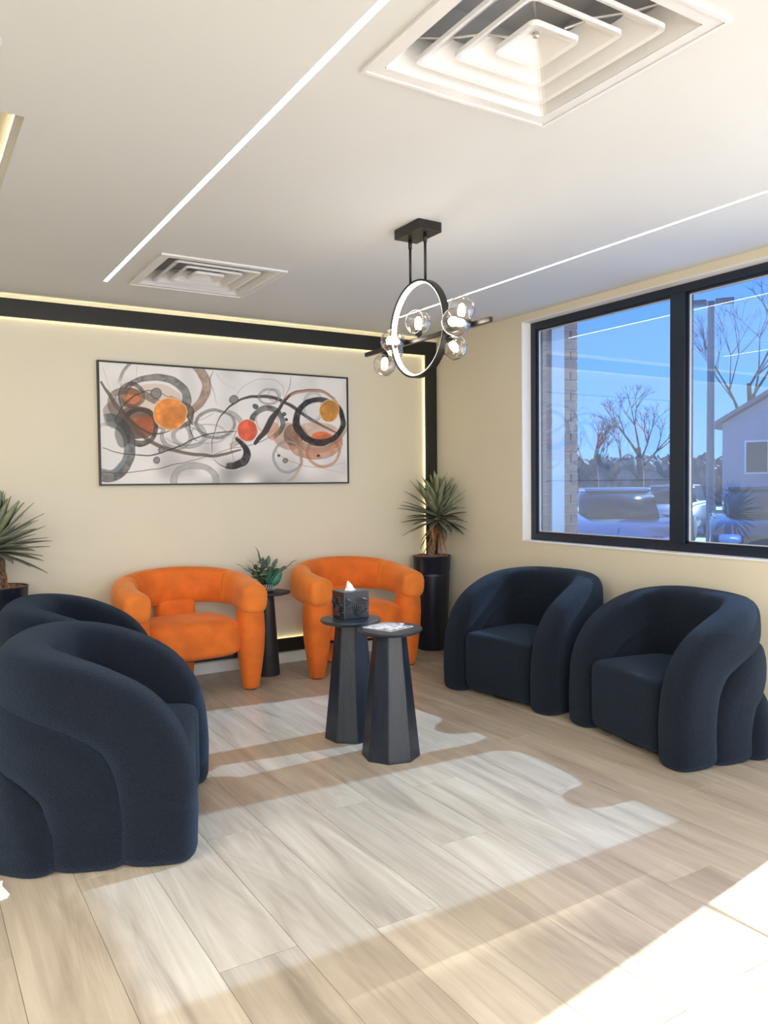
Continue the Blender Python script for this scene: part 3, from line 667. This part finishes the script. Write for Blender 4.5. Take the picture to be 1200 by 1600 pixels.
# ================================================================ BLACK TUB CHAIRS (front = -Y local)
def mirror_path(half):
    h = [Vector(p) for p in half]; return h + [Vector((-p.x, p.y, p.z)) for p in h[-2::-1]]
def tub_chair(label):
    t = thing('tub_armchair', label, 'armchair', group='navy black boucle tub armchairs')
    def side(p, tt):
        # lateral direction = outward in plan from the seat centre, fading to straight sideways on the arms
        c = Vector((0, .0, 0)); yy = max(0, p.y-.02)
        return Vector((p.x, yy*1.25, 0)).normalized()
    def roll_part(nm, half, ra, rb, capk=.55):
        pts = catmull(mirror_path(half), 5); n = len(pts)
        mesh_obj(nm, sweep(bmesh.new(), pts, side, ra, rb, ex=3.0, n=28, capk=capk, ends=(True, True)), M['boucle'], t, True)
    roll_part('arm_roll', [(-.375, -.225, .045), (-.375, -.228, .22), (-.378, -.205, .40), (-.378, -.13, .535), (-.372, .0, .62), (-.335, .13, .668), (-.22, .235, .69), (0, .265, .695)], .102, .134)
    roll_part('middle_roll', [(-.368, .0, .045), (-.368, .0, .17), (-.370, .03, .31), (-.365, .11, .41), (-.28, .225, .465), (-.14, .262, .475), (0, .268, .475)], .108, .138)
    roll_part('lower_roll', [(-.355, .195, .04), (-.348, .205, .13), (-.27, .245, .21), (-.14, .265, .225), (0, .27, .225)], .112, .135)
    # inner back wall
    bm = bmesh.new(); n = 40; rows = []; pl = [(-.275, -.20, -.37, -.20, .36), (-.273, -.14, -.37, -.14, .47), (-.272, -.07, -.372, -.07, .53)]
    for i in range(n+1):
        a = PI*i/n; cx, sy = -math.cos(a), math.sin(a); f_ = min(1, max(0, sy))
        pl.append((sgp(cx, .75)*.272, -.02+sgp(sy, .75)*.178, sgp(cx, .75)*.375, -.02+sgp(sy, .75)*.29, .565+.115*f_**.6))
    pl += [(-q[0], q[1], -q[2], q[3], q[4]) for q in pl[2::-1]]
    for ix, iy, ox, oy, zt in pl:
        rows.append([bm.verts.new(v) for v in ((ix, iy, .03), (ix, iy, zt*.9), (ix*.75+ox*.25, iy*.75+oy*.25, zt+.05), (ox, oy, zt+.05), (ox, oy, .03))])
    for i in range(len(rows)-1):
        for k in range(5):
            A_, B_ = rows[i], rows[i+1]; bm.faces.new((A_[k], A_[(k+1) % 5], B_[(k+1) % 5], B_[k]))
    bm.faces.new(rows[0]); bm.faces.new(rows[-1][::-1]); fixn(bm); mesh_obj('inner_back', bm, M['boucle'], t, True)
    # seat
    def crown(p):
        q = p.copy()
        if q.z > 0: q.z += .018*(1-min(1, abs(q.x)/.3)**2)*(1-min(1, abs(q.y)/.3)**2)
        return q
    bm = superell(bmesh.new(), (0, -.065, .220), (.290, .268, .20), .20, .20, 64, 32, crown); mesh_obj('seat', bm, M['boucle'], t, True)
    bm = bmesh.new(); lathe(bm, [(0, 0), (.27, 0), (.27, .05), (0, .05)], 40); mesh_obj('swivel_base', bm, M['glide'], t)
    return t
CH = tub_chair('navy black boucle tub armchair under the window, beside the tall corner planter')
def put(o, x, y, rz, s=1.0): o.location = (x, y, 0); o.rotation_euler = (0, 0, rz); o.scale = (s, s*1.06, s*.955)
# facing -x : local -Y -> world -X  => rotate by -90deg
put(CH, 3.50, 3.87, math.radians(-90+7.5))
c2 = copy_tree(CH); c2['label'] = 'navy black boucle tub armchair at the right edge, under the window and nearest the viewer'
put(c2, 3.485, 2.76, math.radians(-90-10), .985); c2.scale.y = .985
c3 = copy_tree(CH); c3['label'] = 'large navy black boucle tub armchair in the left foreground, seen from its side'
put(c3, .70, 3.33, math.radians(90-22))
c4 = copy_tree(CH); c4['label'] = 'navy black boucle tub armchair mostly hidden behind the left foreground armchair'
put(c4, .80, 4.37, math.radians(90-17))

# ================================================================ ORANGE ARMCHAIRS (front = -Y)
def orange_chair(label):
    t = thing('velvet_armchair', label, 'armchair', group='orange velvet armchairs')
    half = [(-.385, -.27, .615), (-.40, -.16, .625), (-.398, -.02, .64), (-.36, .10, .658), (-.25, .19, .675), (-.12, .222, .683), (0, .228, .685)]
    pts = catmull(mirror_path(half), 8); n = len(pts)
    def side(p, tt): return Vector((p.x, max(0, p.y+.02)*1.3, 0)).normalized()
    ra = []; rb = []
    for i in range(n):
        u = abs(2*i/(n-1)-1); ra.append(.072+.020*u**2); rb.append(.128-.028*u**1.5)
    k0 = int(n*.27)
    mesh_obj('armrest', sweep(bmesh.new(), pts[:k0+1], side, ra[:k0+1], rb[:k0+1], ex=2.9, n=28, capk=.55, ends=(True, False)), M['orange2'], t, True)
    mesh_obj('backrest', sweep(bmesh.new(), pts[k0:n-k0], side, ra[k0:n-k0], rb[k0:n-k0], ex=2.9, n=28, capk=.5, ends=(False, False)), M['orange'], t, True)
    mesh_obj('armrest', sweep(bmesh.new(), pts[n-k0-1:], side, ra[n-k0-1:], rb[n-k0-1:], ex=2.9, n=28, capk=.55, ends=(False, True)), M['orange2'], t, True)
    for s in (-1, 1):
        bm = bmesh.new(); rows = []
        prof = [(0.006, .044), (.012, .052), (.06, .060), (.15, .074), (.28, .090), (.40, .096), (.50, .093), (.56, .084)]
        for z_, r_ in prof: rows.append([bm.verts.new((s*.385+r_*.98*sgp(math.cos(2*PI*k/24), .8), -.20+r_*1.02*sgp(math.sin(2*PI*k/24), .8), z_)) for k in range(24)])
        for A_, B_ in zip(rows, rows[1:]):
            for k in range(24): bm.faces.new((A_[k], A_[(k+1) % 24], B_[(k+1) % 24], B_[k]))
        bm.faces.new(rows[0][::-1]); bm.faces.new(rows[-1]); fixn(bm)
        l = mesh_obj('leg', bm, M['orange'], t, True)
        bm = bmesh.new(); lathe(bm, [(0, 0), (.04, 0), (.045, .008), (0, .008)], 20, (s*.385, -.20)); mesh_obj('glide', bm, M['glide'], l)
    bm = superell(bmesh.new(), (0, .215, .30), (.135, .062, .295), .22, .35, 36, 24, lambda p: Vector((p.x*(.86+.14*(p.z+.3)/.6), p.y*(.8+.2*(p.z+.3)/.6), p.z)))
    l = mesh_obj('leg', bm, M['orange'], t, True)
    def crown(p):
        q = p.copy()
        if q.z > 0: q.z += .02*(1-min(1, (q.x/.33)**2+(q.y/.3)**2))
        if q.y < 0: q.y -= .045*(1-min(1, abs(q.x)/.32)**2)
        return q
    bm = superell(bmesh.new(), (0, -.03, .365), (.332, .240, .120), .36, .40, 64, 28, crown); mesh_obj('seat', bm, M['orange'], t, True)
    mesh_obj('seat_frame', B(-.26, .26, -.22, .17, .236, .262), M['glide'], t)
    return t
OC = orange_chair('orange velvet armchair under the painting, left of the small round side table')
OC.location = (1.60, 5.17, 0)
oc2 = copy_tree(OC); oc2['label'] = 'orange velvet armchair behind the two black pedestal tables, by the corner planter'
oc2.location = (2.87, 5.17, 0)

# ================================================================ TABLES
t = thing('round_side_table', 'small round matte black side table between the two orange armchairs', 'side table', (2.238, 5.275, 0))
bm = bmesh.new(); lathe(bm, [(0, .586), (.155, .586), (.170, .592), (.172, .598), (.168, .602), (0, .602)], 64); mesh_obj('table_top', bm, M['blackmatte'], t, True)
bm = bmesh.new(); lathe(bm, [(0, 0), (.086, 0), (.088, .006), (.052, .56), (.050, .586), (0, .586)], 48); o = mesh_obj('pedestal', bm, M['blackmatte'], t, True)
def oct_table(label, loc, phi, zt):
    t = thing('pedestal_table', label, 'side table', loc, 0, 'black octagonal pedestal tables')
    bm = bmesh.new(); lathe(bm, [(0, zt-.022), (.150, zt-.022), (.162, zt-.014), (.166, zt-.006), (.163, zt), (0, zt)], 72)
    mesh_obj('table_top', bm, M['blackwood'], t)
    bm = bmesh.new()
    rr = [(.148, 0), (.148, .012), (.084, zt-.0225)]; rings = [[bm.verts.new((r*math.cos(phi+k*PI/4), r*math.sin(phi+k*PI/4), z)) for k in range(8)] for r, z in rr]
    for A_, B_ in zip(rings, rings[1:]):
        for k in range(8): bm.faces.new((A_[k], A_[(k+1) % 8], B_[(k+1) % 8], B_[k]))
    bm.faces.new(rings[0][::-1]); bm.faces.new(rings[-1]); fixn(bm)
    bmesh.ops.bevel(bm, geom=[e for e in bm.edges if abs(e.verts[0].co.z-e.verts[1].co.z) > .05], offset=.0025, segments=2, affect='EDGES')
    mesh_obj('pedestal', bm, M['blackwood'], t)
    return t
def toward(loc): return math.atan2(-loc[1], -loc[0])
T2 = (2.082, 3.345, 0); T1 = (2.065, 3.72, 0)
oct_table('black octagonal pedestal table nearest the viewer, with brochures on top', T2, toward(T2)-math.radians(4), .648)
oct_table('black octagonal pedestal table standing behind the brochure table, with the tissue box', T1, toward(T1)+math.radians(12), .645)

# tissue box
tb = thing('tissue_box', 'black cube tissue box cover with swirl rose relief and a white tissue', 'tissue box', (2.085, 3.755, .645), math.radians(-3))
hb = .075; hz = .148
bm = bmesh.new(); box(bm, -hb, hb, -hb, hb, 0, hz, bev=.004)
body = mesh_obj('box_body', bm, M['resin'], tb)
def swirl(bm, org, ux, uz, c, r, nrm, turns=4.2, clip=hb):
    rr = random.Random(int(c[0]*1000)+5); pts = []
    for i in range(int(turns*22)):
        a = i/22*2*PI; rad = r*(i/(turns*22))**.85*(1+.07*math.sin(3*a+1)); p = (c[0]+rad*math.cos(a), c[1]+rad*math.sin(a))
        if abs(p[0]) > clip-.007 or p[1] < .006 or p[1] > hz-.006:
            if len(pts) > 3: tube(bm, pts, .0046, 6)
            pts = []; continue
        pts.append(Vector(org)+Vector(ux)*p[0]+Vector(uz)*p[1]+Vector(nrm)*.001)
    if len(pts) > 3: tube(bm, pts, .0046, 6)
for org, ux, nrm in (((0, -hb, 0), (1, 0, 0), (0, -1, 0)), ((-hb, 0, 0), (0, -1, 0), (-1, 0, 0)), ((hb, 0, 0), (0, 1, 0), (1, 0, 0)), ((0, hb, 0), (-1, 0, 0), (0, 1, 0))):
    bm = bmesh.new(); swirl(bm, org, ux, (0, 0, 1), (.025, .070), .056, nrm); swirl(bm, org, ux, (0, 0, 1), (-.060, .085), .034, nrm, 3)
    mesh_obj('rose_relief', bm, M['resin'], body, True)
bm = bmesh.new(); lathe(bm, [(0, hz+.0005), (.036, hz+.0005), (.036, hz+.0012), (0, hz+.0012)], 32); o = mesh_obj('slot', bm, M['duct'], tb); o.scale = (1, .7, 1)
bm = bmesh.new(); rows = []
for j in range(9):
    v = j/8; row = []
    for i in range(20):
        a = 2*PI*i/20; r = (.022*(1-v)**.7+.003)*(1+.28*math.sin(3*a+v*3)+.12*math.sin(5*a-v*4))
        row.append(bm.verts.new((r*1.1*math.cos(a)-.012*v, .8*r*math.sin(a), hz-.005+.052*v*(1+.12*math.sin(2*a)))))
    rows.append(row)
for A_, B_ in zip(rows, rows[1:]):
    for k in range(20): bm.faces.new((A_[k], A_[(k+1) % 20], B_[(k+1) % 20], B_[k]))
bm.faces.new(rows[-1]); fixn(bm); mesh_obj('tissue', bm, M['tissue'], tb, True)

# brochures
def brochure(label, loc, rz, sx, sy, m, tilt=0):
    t = thing('brochure', label, 'brochure', loc, rz, 'brochures on the near pedestal table'); t.rotation_euler = (0, tilt, rz)
    mesh_obj('page_block', B(-sx/2, sx/2, -sy/2, sy/2, 0, .003), M['paper'], t)
    mesh_obj('cover', B(-sx/2-.001, sx/2+.001, -sy/2-.001, sy/2+.001, .003, .0036), m, t)
brochure('printed brochure lying flat on the near black pedestal table', (2.082, 3.362, .6484), math.radians(18), .175, .185, M['print'])
brochure('smaller pale brochure lying on top of the other, turned slightly', (2.115, 3.372, .6524), math.radians(38), .120, .085, M['print'])

# ================================================================ PLANTS
def blade(name, L, wd, bend, m, fold=.25, seg=8, twist=0):
    bm = bmesh.new(); rows = []
    for i in range(seg+1):
        v = i/seg; ww = wd/2*(math.sin(PI*min(1, .22+.78*v))**.75 if v < 1 else 0)*(1 if v > .15 else .75+v); ww = max(ww, .0006)
        y = L*v*(1-.10*abs(bend)*v); z = -bend*L*v*v*.5; tw = twist*v
        c, s = math.cos(tw), math.sin(tw)
        rows.append([bm.verts.new((ww*a*c-b*s, y, z+ww*a*s+b*c)) for a, b in ((-1, ww*fold), (0, -.0012), (1, ww*fold), (0, .0012))])
    for A_, B_ in zip(rows, rows[1:]):
        for k in range(4): bm.faces.new((A_[k], A_[(k+1) % 4], B_[(k+1) % 4], B_[k]))
    bm.faces.new(rows[0][::-1]); bm.faces.new(rows[-1]); fixn(bm)
    me = bpy.data.meshes.new(name); bm.to_mesh(me); bm.free(); me.materials.append(m)
    for p in me.polygons: p.use_smooth = True
    return me
LM = [blade('leaf', .32, .070, b, mm) for b, mm in ((.05, M['leaf']), (.15, M['leaf2']), (-.05, M['leaf']), (.22, M['leaf2']), (.0, M['leafy']))]
DM = [blade('dry_leaf', .27, .028, b, M['dry'], .5, 12, tw) for b, tw in ((1.1, 2.5), (.8, 4), (1.5, 1.2))]
def orient(o, d, roll_=0):
    d = Vector(d).normalized(); up = Vector((0, 0, 1))
    x_ = d.cross(up); x_ = x_.normalized() if x_.length > 1e-3 else Vector((1, 0, 0)); z_ = x_.cross(d)
    R_ = Matrix((x_, d, z_)).transposed().to_quaternion(); o.rotation_mode = 'QUATERNION'
    from mathutils import Quaternion
    o.rotation_quaternion = R_ @ Quaternion((0, 1, 0), roll_)
def keep_clear(loc, base, d, L, xmax=W-.07, ymax=D-.10):
    # leaves near a wall bend off towards the room instead of growing through it
    P0 = Vector(loc)+base; T = P0+Vector(d)*L; T.x = min(T.x, xmax); T.y = min(T.y, ymax); v = T-P0
    if v.length < L*.6: v += Vector((-.35, -.8, 0)).normalized()*L*.55
    return v.normalized(), min(1, max(.7, v.length/L))
def yucca(label, loc, crown, seed, group='tall potted yuccas'):
    r = random.Random(seed); t = thing('potted_yucca', label, 'plant', loc, 0, group)
    hp = .775
    bm = bmesh.new(); lathe(bm, [(0, 0), (.118, 0), (.122, .006), (.147, .615), (.147, .622), (.143, .627), (.143, .635), (.149, .640), (.156, .768), (.159, .771), (.159, .777), (.150, .777), (.147, .75), (0, .75)], 56)
    mesh_obj('planter', bm, M['pot'], t, True)
    bm = bmesh.new(); lathe(bm, [(.146, .752), (.12, .762), (.06, .768), (0, .770)], 40)
    for v in bm.verts: v.co.z += r.uniform(-.005, .007)
    for i in range(90):
        a, q_ = r.uniform(0, 2*PI), math.sqrt(r.random())*.135; b = r.uniform(0, PI); c = Vector((q_*math.cos(a), q_*math.sin(a), .770)); d = Vector((math.cos(b), math.sin(b), r.uniform(-.2, .35)))*r.uniform(.012, .026)
        tube(bm, [c-d, c+Vector((0, 0, .003)), c+d], [.002, .0035, .002], 5)
    mesh_obj('mulch', bm, M['soil'], t)
    cr_ = Vector(crown)
    bm = bmesh.new(); P = catmull([(-.01, .0, .74), (.0, .0, .84), (cr_.x*.4+.015, 0, .93), (cr_.x*.9, cr_.y, cr_.z-.09), (cr_.x, cr_.y, cr_.z+.03)], 8)
    tube(bm, P, [.030-.006*i/len(P)+.0022*(i % 2) for i in range(len(P))], 14); mesh_obj('trunk', bm, M['bark'], t, True)
    n = 92
    for i in range(n):
        f = i/n; el = math.radians(86-104*f+r.uniform(-6, 6)); az = i*2.39996+r.uniform(-.15, .15)
        d = (math.cos(el)*math.cos(az), math.cos(el)*math.sin(az), math.sin(el))
        m_ = LM[4] if f < .10 else LM[r.choice((0, 0, 2, 1) if f < .6 else (0, 1, 1, 3))]
        o = bpy.data.objects.new('leaf', m_); C.objects.link(o); o.parent = t
        bs = cr_+Vector(d)*.022+Vector((0, 0, .05-.085*f)); o.location = bs; s = r.uniform(.86, 1.08)*(1.0 if f > .15 else .92)
        d, k_ = keep_clear(loc, bs, d, .31*s); s *= k_; o.scale = (s*r.uniform(.9, 1.15), s, s); orient(o, d, r.uniform(-.35, .35))
    for i in range(11):
        az = r.uniform(0, 2*PI) if i > 4 else math.radians((200, 230, 255, 345, 185)[i]); el = math.radians(r.uniform(-48, -12)); d = (math.cos(el)*math.cos(az), math.cos(el)*math.sin(az), math.sin(el))
        o = bpy.data.objects.new('dry_leaf', r.choice(DM)); C.objects.link(o); o.parent = t
        bs = cr_+Vector(d)*.018+Vector((0, 0, -.045-.004*i)); o.location = bs; s = r.uniform(.8, 1.1); d, k_ = keep_clear(loc, bs, d, .27*s); s *= k_; o.scale = (s, s, s); orient(o, d, r.uniform(-.6, .6))
    return t
yucca('tall yucca in a dark cylinder planter in the room corner by the window wall', (3.745, 5.345, 0), (.03, -.05, 1.10), 11)
yucca('yucca in a dark planter cut off by the left edge of the photo', (.50, 5.26, 0), (-.035, 0, 1.01), 23)

# small potted plant on the round table
t = thing('potted_eucalyptus', 'small leafy green plant in a zebra ribbed bowl on the round side table', 'plant', (2.232, 5.275, .602))
bm = bmesh.new(); lathe(bm, [(0, 0), (.052, 0), (.066, .012), (.070, .040), (.066, .062), (.060, .062), (.062, .04), (0, .04)], 40); bowl = mesh_obj('bowl', bm, M['ceramicdark'], t, True)
for k in range(28):
    a = 2*PI*k/28; bm = bmesh.new(); tube(bm, [(.064*math.cos(a), .064*math.sin(a), .008), (.0715*math.cos(a+.05), .0715*math.sin(a+.05), .032), (.0675*math.cos(a+.12), .0675*math.sin(a+.12), .060)], [.002, .0035, .002], 6)
    mesh_obj('rib', bm, M['ceramiclight'], bowl, True)
bm = bmesh.new(); lathe(bm, [(.061, .044), (.03, .050), (0, .052)], 24); mesh_obj('soil', bm, M['soil'], t)
EL = [blade('leaf', .080, .034, .4, M['euca'], .15, 6), blade('leaf', .066, .040, .2, M['euca'], .15, 6), blade('leaf', .075, .022, .5, M['euca'], .1, 6)]
BL = blade('leaf', .135, .085, .5, M['euca2'], .3, 9)
r = random.Random(5)
for i in range(17):
    az = i*2.4; el = math.radians(r.uniform(35, 80)); L = r.uniform(.12, .19); d = Vector((math.cos(el)*math.cos(az), math.cos(el)*math.sin(az)*.8, math.sin(el)*1.0))
    if i == 0: d = Vector((-.2, 0, 1)); L = .215
    if i == 1: d = Vector((.85, -.1, .75)); L = .19
    if i == 2: d = Vector((-.85, -.1, .75)); L = .19
    p0 = Vector((d.x*.02, d.y*.02, .045)); P = catmull([p0, p0+d*L*.5+Vector((0, 0, .012)), p0+d*L], 5)
    bm = bmesh.new(); tube(bm, P, [.0022-.0012*k/len(P) for k in range(len(P))], 6); mesh_obj('stem', bm, M['stem'], t, True)
    nl = 6
    for k in range(nl):
        p = P[min(len(P)-1, int(len(P)*(k+1.5)/(nl+1)))]; sgn = 1 if k % 2 else -1; s_ = d.cross(Vector((0, 0, 1))).normalized()
        dd = d*.5+s_*sgn*.8+Vector((0, 0, r.uniform(-.2, .4))) if k < nl-1 else d
        o = bpy.data.objects.new('leaf', r.choice(EL)); C.objects.link(o); o.parent = t; o.location = p; s = r.uniform(.75, 1.1); o.scale = (s, s, s); orient(o, dd, r.uniform(-.6, .6))
for dx, dz, az in ((.035, .06, -.3), (.05, .085, .2), (.015, .10, -.8), (.055, .05, .5)):
    o = bpy.data.objects.new('leaf', BL); C.objects.link(o); o.parent = t; o.location = (dx*.4, -.045, .055); orient(o, (dx*6+az*.2, -.35, dz*10+.3), az*1.2+1.0)

# white sheet on the floor at the left edge
t = thing('white_sheet', 'white sheet lying on the floor at the lower left edge', 'sheet')
bm = bmesh.new(); P = [(-.05, 2.80), (.268, 2.868), (.278, 2.885), (.262, 2.96), (.268, 3.0), (-.05, 3.02)]
a = [bm.verts.new((x, y, .0008)) for x, y in P]; b = [bm.verts.new((x, y, .0045)) for x, y in P]
bm.faces.new(a[::-1]); bm.faces.new(b)
for i in range(len(P)): bm.faces.new((a[i], a[(i+1) % len(P)], b[(i+1) % len(P)], b[i]))
fixn(bm); o = mesh_obj('sheet_panel', bm, M['tissue'], t)

# ================================================================ OUTSIDE
GZ = -.30
struct(mesh_obj('ground', B(W+.56, 160, -120, 160, GZ-.5, GZ), M['asphalt']), 'grey car park outside')
sn = struct(mesh_obj('snow_bank', boxes([(W+.56, 9.5, -30, 60, GZ, GZ+.04)]), M['snow']), 'snow covered strip outside the window')
def P2(px, dist):  # direction through picture column px, horizontal distance -> world point
    az = yaw+math.atan((px-600)/1229.1); return (dist*math.sin(az), dist*math.cos(az))
def car(label, px, dist, rz, paint):
    x, y = P2(px, dist); t = thing('parked_car', label, 'car', (x, y, GZ), rz, 'cars parked outside')
    def prism(bm, prof, hw, hw2=None):
        L = [bm.verts.new((hw, py, pz)) for py, pz in prof]; R_ = [bm.verts.new((-hw, py, pz)) for py, pz in prof]
        if hw2:
            for q in (L, R_):
                for v in q:
                    if v.co.z > .95: v.co.x *= hw2
        bm.faces.new(L); bm.faces.new(R_[::-1])
        for i in range(len(prof)): bm.faces.new((L[i], L[(i+1) % len(prof)], R_[(i+1) % len(prof)], R_[i]))
        fixn(bm); return bm
    bm = prism(bmesh.new(), [(-2.25, .32), (-2.3, .62), (-2.15, .85), (-1.2, 1.0), (-.95, 1.02), (1.6, 1.05), (2.2, .98), (2.28, .6), (2.2, .32)], .90)
    bmesh.ops.bevel(bm, geom=list(bm.edges), offset=.07, segments=3, affect='EDGES'); mesh_obj('body', bm, paint, t, True)
    bm = prism(bmesh.new(), [(-1.15, .98), (-.35, 1.46), (.1, 1.53), (1.2, 1.50), (2.0, 1.0)], .80, .80)
    bmesh.ops.bevel(bm, geom=list(bm.edges), offset=.05, segments=2, affect='EDGES'); mesh_obj('cabin_glass', bm, M['carglass'], t, True)
    mesh_obj('roof', B(-.60, .60, -.25, 1.25, 1.475, 1.55, bev=.03), paint, t, True)
    for sx in (-1, 1):
        for yy in (-1.4, 1.4):
            bm = bmesh.new(); lathe(bm, [(0, -.11), (.2, -.11), (.33, -.10), (.34, 0), (.33, .10), (.2, .11), (0, .11)], 24)
            o = mesh_obj('wheel', bm, M['tyre'], t, True, (sx*.80, yy, .34)); o.rotation_euler = (0, PI/2, 0)
        bm = bmesh.new(); superell(bm, (sx*.62, -2.24, .70), (.18, .06, .08), .5, .5, 20, 10); mesh_obj('headlight', bm, M['headlamp'], t, True)
    mesh_obj('grille', B(-.38, .38, -2.31, -2.27, .52, .76, bev=.01), M['glide'], t)
    return t
def face_cam(px): return -(yaw+math.atan((px-600)/1229.1))
car('silver car parked outside, seen through the left window pane', 962, 15.5, face_cam(962)+.12, M['silver'])
car('dark car parked outside, seen through the right window pane', 1190, 16.5, face_cam(1165)+.05, M['darkcar'])
car('silver car parked further back outside, beside the window mullion', 1050, 25, face_cam(1050)-.2, M['silver'])
# lamp post
x, y = P2(1110, 21); t = thing('parking_lot_lamp', 'grey parking lot lamp post with two flat heads, seen through the window', 'lamp post', (x, y, GZ), face_cam(1110))
bm = bmesh.new(); tube(bm, [(0, 0, 0), (0, 0, 6.05)], [.10, .08], 12); mesh_obj('pole', bm, M['polem'], t)
for s in (-1, 1):
    mesh_obj('lamp_head', B(min(s*.09, s*.52), max(s*.09, s*.52), -.18, .18, 5.97, 6.08, bev=.03), M['polem'], t)
# bare trees
def bare_tree(label, px, dist, h, seed):
    x, y = P2(px, dist); t = thing('bare_tree', label, 'tree', (x, y, GZ), 0, 'bare winter trees outside'); r = random.Random(seed)
    bm = bmesh.new(); tube(bm, [(0, 0, 0), (.1, 0, h*.3), (0, .1, h*.5)], [.22, .16, .12], 8); mesh_obj('trunk', bm, M['treebark'], t)
    bm = bmesh.new()
    def br(p, d, L, ra, dep):
        q_ = p+d*L; tube(bm, [p, p+d*L*.5+Vector((r.uniform(-.05, .05),)*3)*L, q_], [ra, ra*.8, ra*.55], 4, cap=False)
        if dep:
            for _ in range(3): br(q_, (d+Vector((r.uniform(-.7, .7), r.uniform(-.7, .7), r.uniform(-.2, .5)))).normalized(), L*.68, ra*.55, dep-1)
    for k in range(5): br(Vector((0, .05, h*(.25+.06*k))), Vector((r.uniform(-.7, .7), r.uniform(-.7, .7), .8)).normalized(), h*.2, .08, 4)
    mesh_obj('branches', bm, M['treebark'], t)
bare_tree('bare branching tree rising above the grey house, seen in the right pane', 1172, 48, 14, 3)
bare_tree('bare winter tree near the horizon behind the left pane', 1000, 45, 7, 8)
bare_tree('bare winter tree on the horizon just right of the brick edge', 930, 48, 6, 9)
# tree line
r = random.Random(8); bm = bmesh.new()
for i in range(190):
    px = 815+i*2.7; x, y = P2(px, 62+r.uniform(-4, 4)); hh = r.uniform(2.3, 3.1)
    q_ = bmesh.ops.create_icosphere(bm, subdivisions=3, radius=1)['verts']
    for v in q_: v.co = Vector((v.co.x*1.1, v.co.y*1.1, v.co.z*hh*.62))*(1+r.uniform(-.16, .16))+Vector((x, y, GZ+hh*.5))
o = mesh_obj('tree_line', bm, M['hedge']); o['kind'] = 'stuff'; o['label'] = 'low grey line of winter trees along the horizon outside'; o['category'] = 'trees'
# house
x, y = P2(1315, 36); t = thing('gabled_house', 'pale grey gabled house outside at the right edge of the window', 'house', (x, y, GZ), face_cam(1215)-.25)
bm = bmesh.new(); prof = [(-3.6, 0), (3.6, 0), (3.6, 3.9), (0, 5.9), (-3.6, 3.9)]
a = [bm.verts.new((p[0], -3, p[1])) for p in prof]; b = [bm.verts.new((p[0], 4, p[1])) for p in prof]; bm.faces.new(a); bm.faces.new(b[::-1])
for i in range(5): bm.faces.new((a[i], a[(i+1) % 5], b[(i+1) % 5], b[i]))
fixn(bm); mesh_obj('house_wall', bm, M['siding'], t)
for s in (-1, 1):
    bm = bmesh.new(); v = [(s*4.0, -3.3, 3.72), (0, -3.3, 5.98), (0, 4.3, 5.98), (s*4.0, 4.3, 3.72)]; a = [bm.verts.new(p) for p in v]; b = [bm.verts.new((p[0], p[1], p[2]+.16)) for p in v]
    bm.faces.new(a); bm.faces.new(b[::-1])
    for i in range(4): bm.faces.new((a[i], a[(i+1) % 4], b[(i+1) % 4], b[i]))
    fixn(bm); mesh_obj('roof', bm, M['roof'], t)
for px_ in (-2.3, -1.0, 1.2):
    o = mesh_obj('house_window', B(px_-.45, px_+.45, -3.06, -2.98, 1.9, 3.2), M['white'], t); mesh_obj('pane', B(px_-.38, px_+.38, -3.08, -3.05, 1.97, 3.13), M['carglass'], o)
# low shrub just outside
def shrub(label, px, dist, s, seed):
    x, y = P2(px, dist); t = thing('low_shrub', label, 'shrub', (x, y, GZ), 0, 'low shrubs outside the window'); r = random.Random(seed)
    bm = bmesh.new()
    for k in range(26):
        d = Vector((r.uniform(-1, 1), r.uniform(-1, 1), r.uniform(.8, 2.0))).normalized(); tube(bm, [(0, 0, 0), d*s*.5, d*s*r.uniform(.8, 1.1)], [.012, .008, .003], 4)
    mesh_obj('twigs', bm, M['treebark'], t)
    bm = bmesh.new()
    for k in range(260):
        d = Vector((r.gauss(0, .5), r.gauss(0, .5), abs(r.gauss(.7, .3)))); c = d*s*.75; q_ = [bm.verts.new(c+Vector((r.uniform(-.05, .05), r.uniform(-.05, .05), r.uniform(-.05, .05)))) for _ in range(4)]; bm.faces.new(q_[:3]); bm.faces.new(q_[1:])
    o = mesh_obj('foliage', bm, M['euca'], t); o['kind'] = 'stuff'
shrub('low dark shrub outside, near the foot of the left pane', 992, 7.0, .62, 2)
shrub('low dark shrub outside, near the foot of the right pane', 1190, 8.6, .55, 4)
# unseen block added to shade the blue window from the direct sun
t = thing('sun_blocker', 'tall unseen block added to shade the blue window from direct sun', 'sun blocker', (25, 7.64, GZ))
mesh_obj('blocker_mass', boxes([(-3.0, -1.45, -2.76, 3.6, 0, 15.7), (-1.45, 6, -1.9, 3.6, 0, 15.7)]), M['blocker_wall'], t)
for k in range(4):
    for j in range(3):
        mesh_obj('blocker_pane', B(-3.06, -2.98, -2.2+j*1.9, -1.0+j*1.9, 1.2+k*3.8, 3.2+k*3.8, bev=.01), M['carglass'], t)
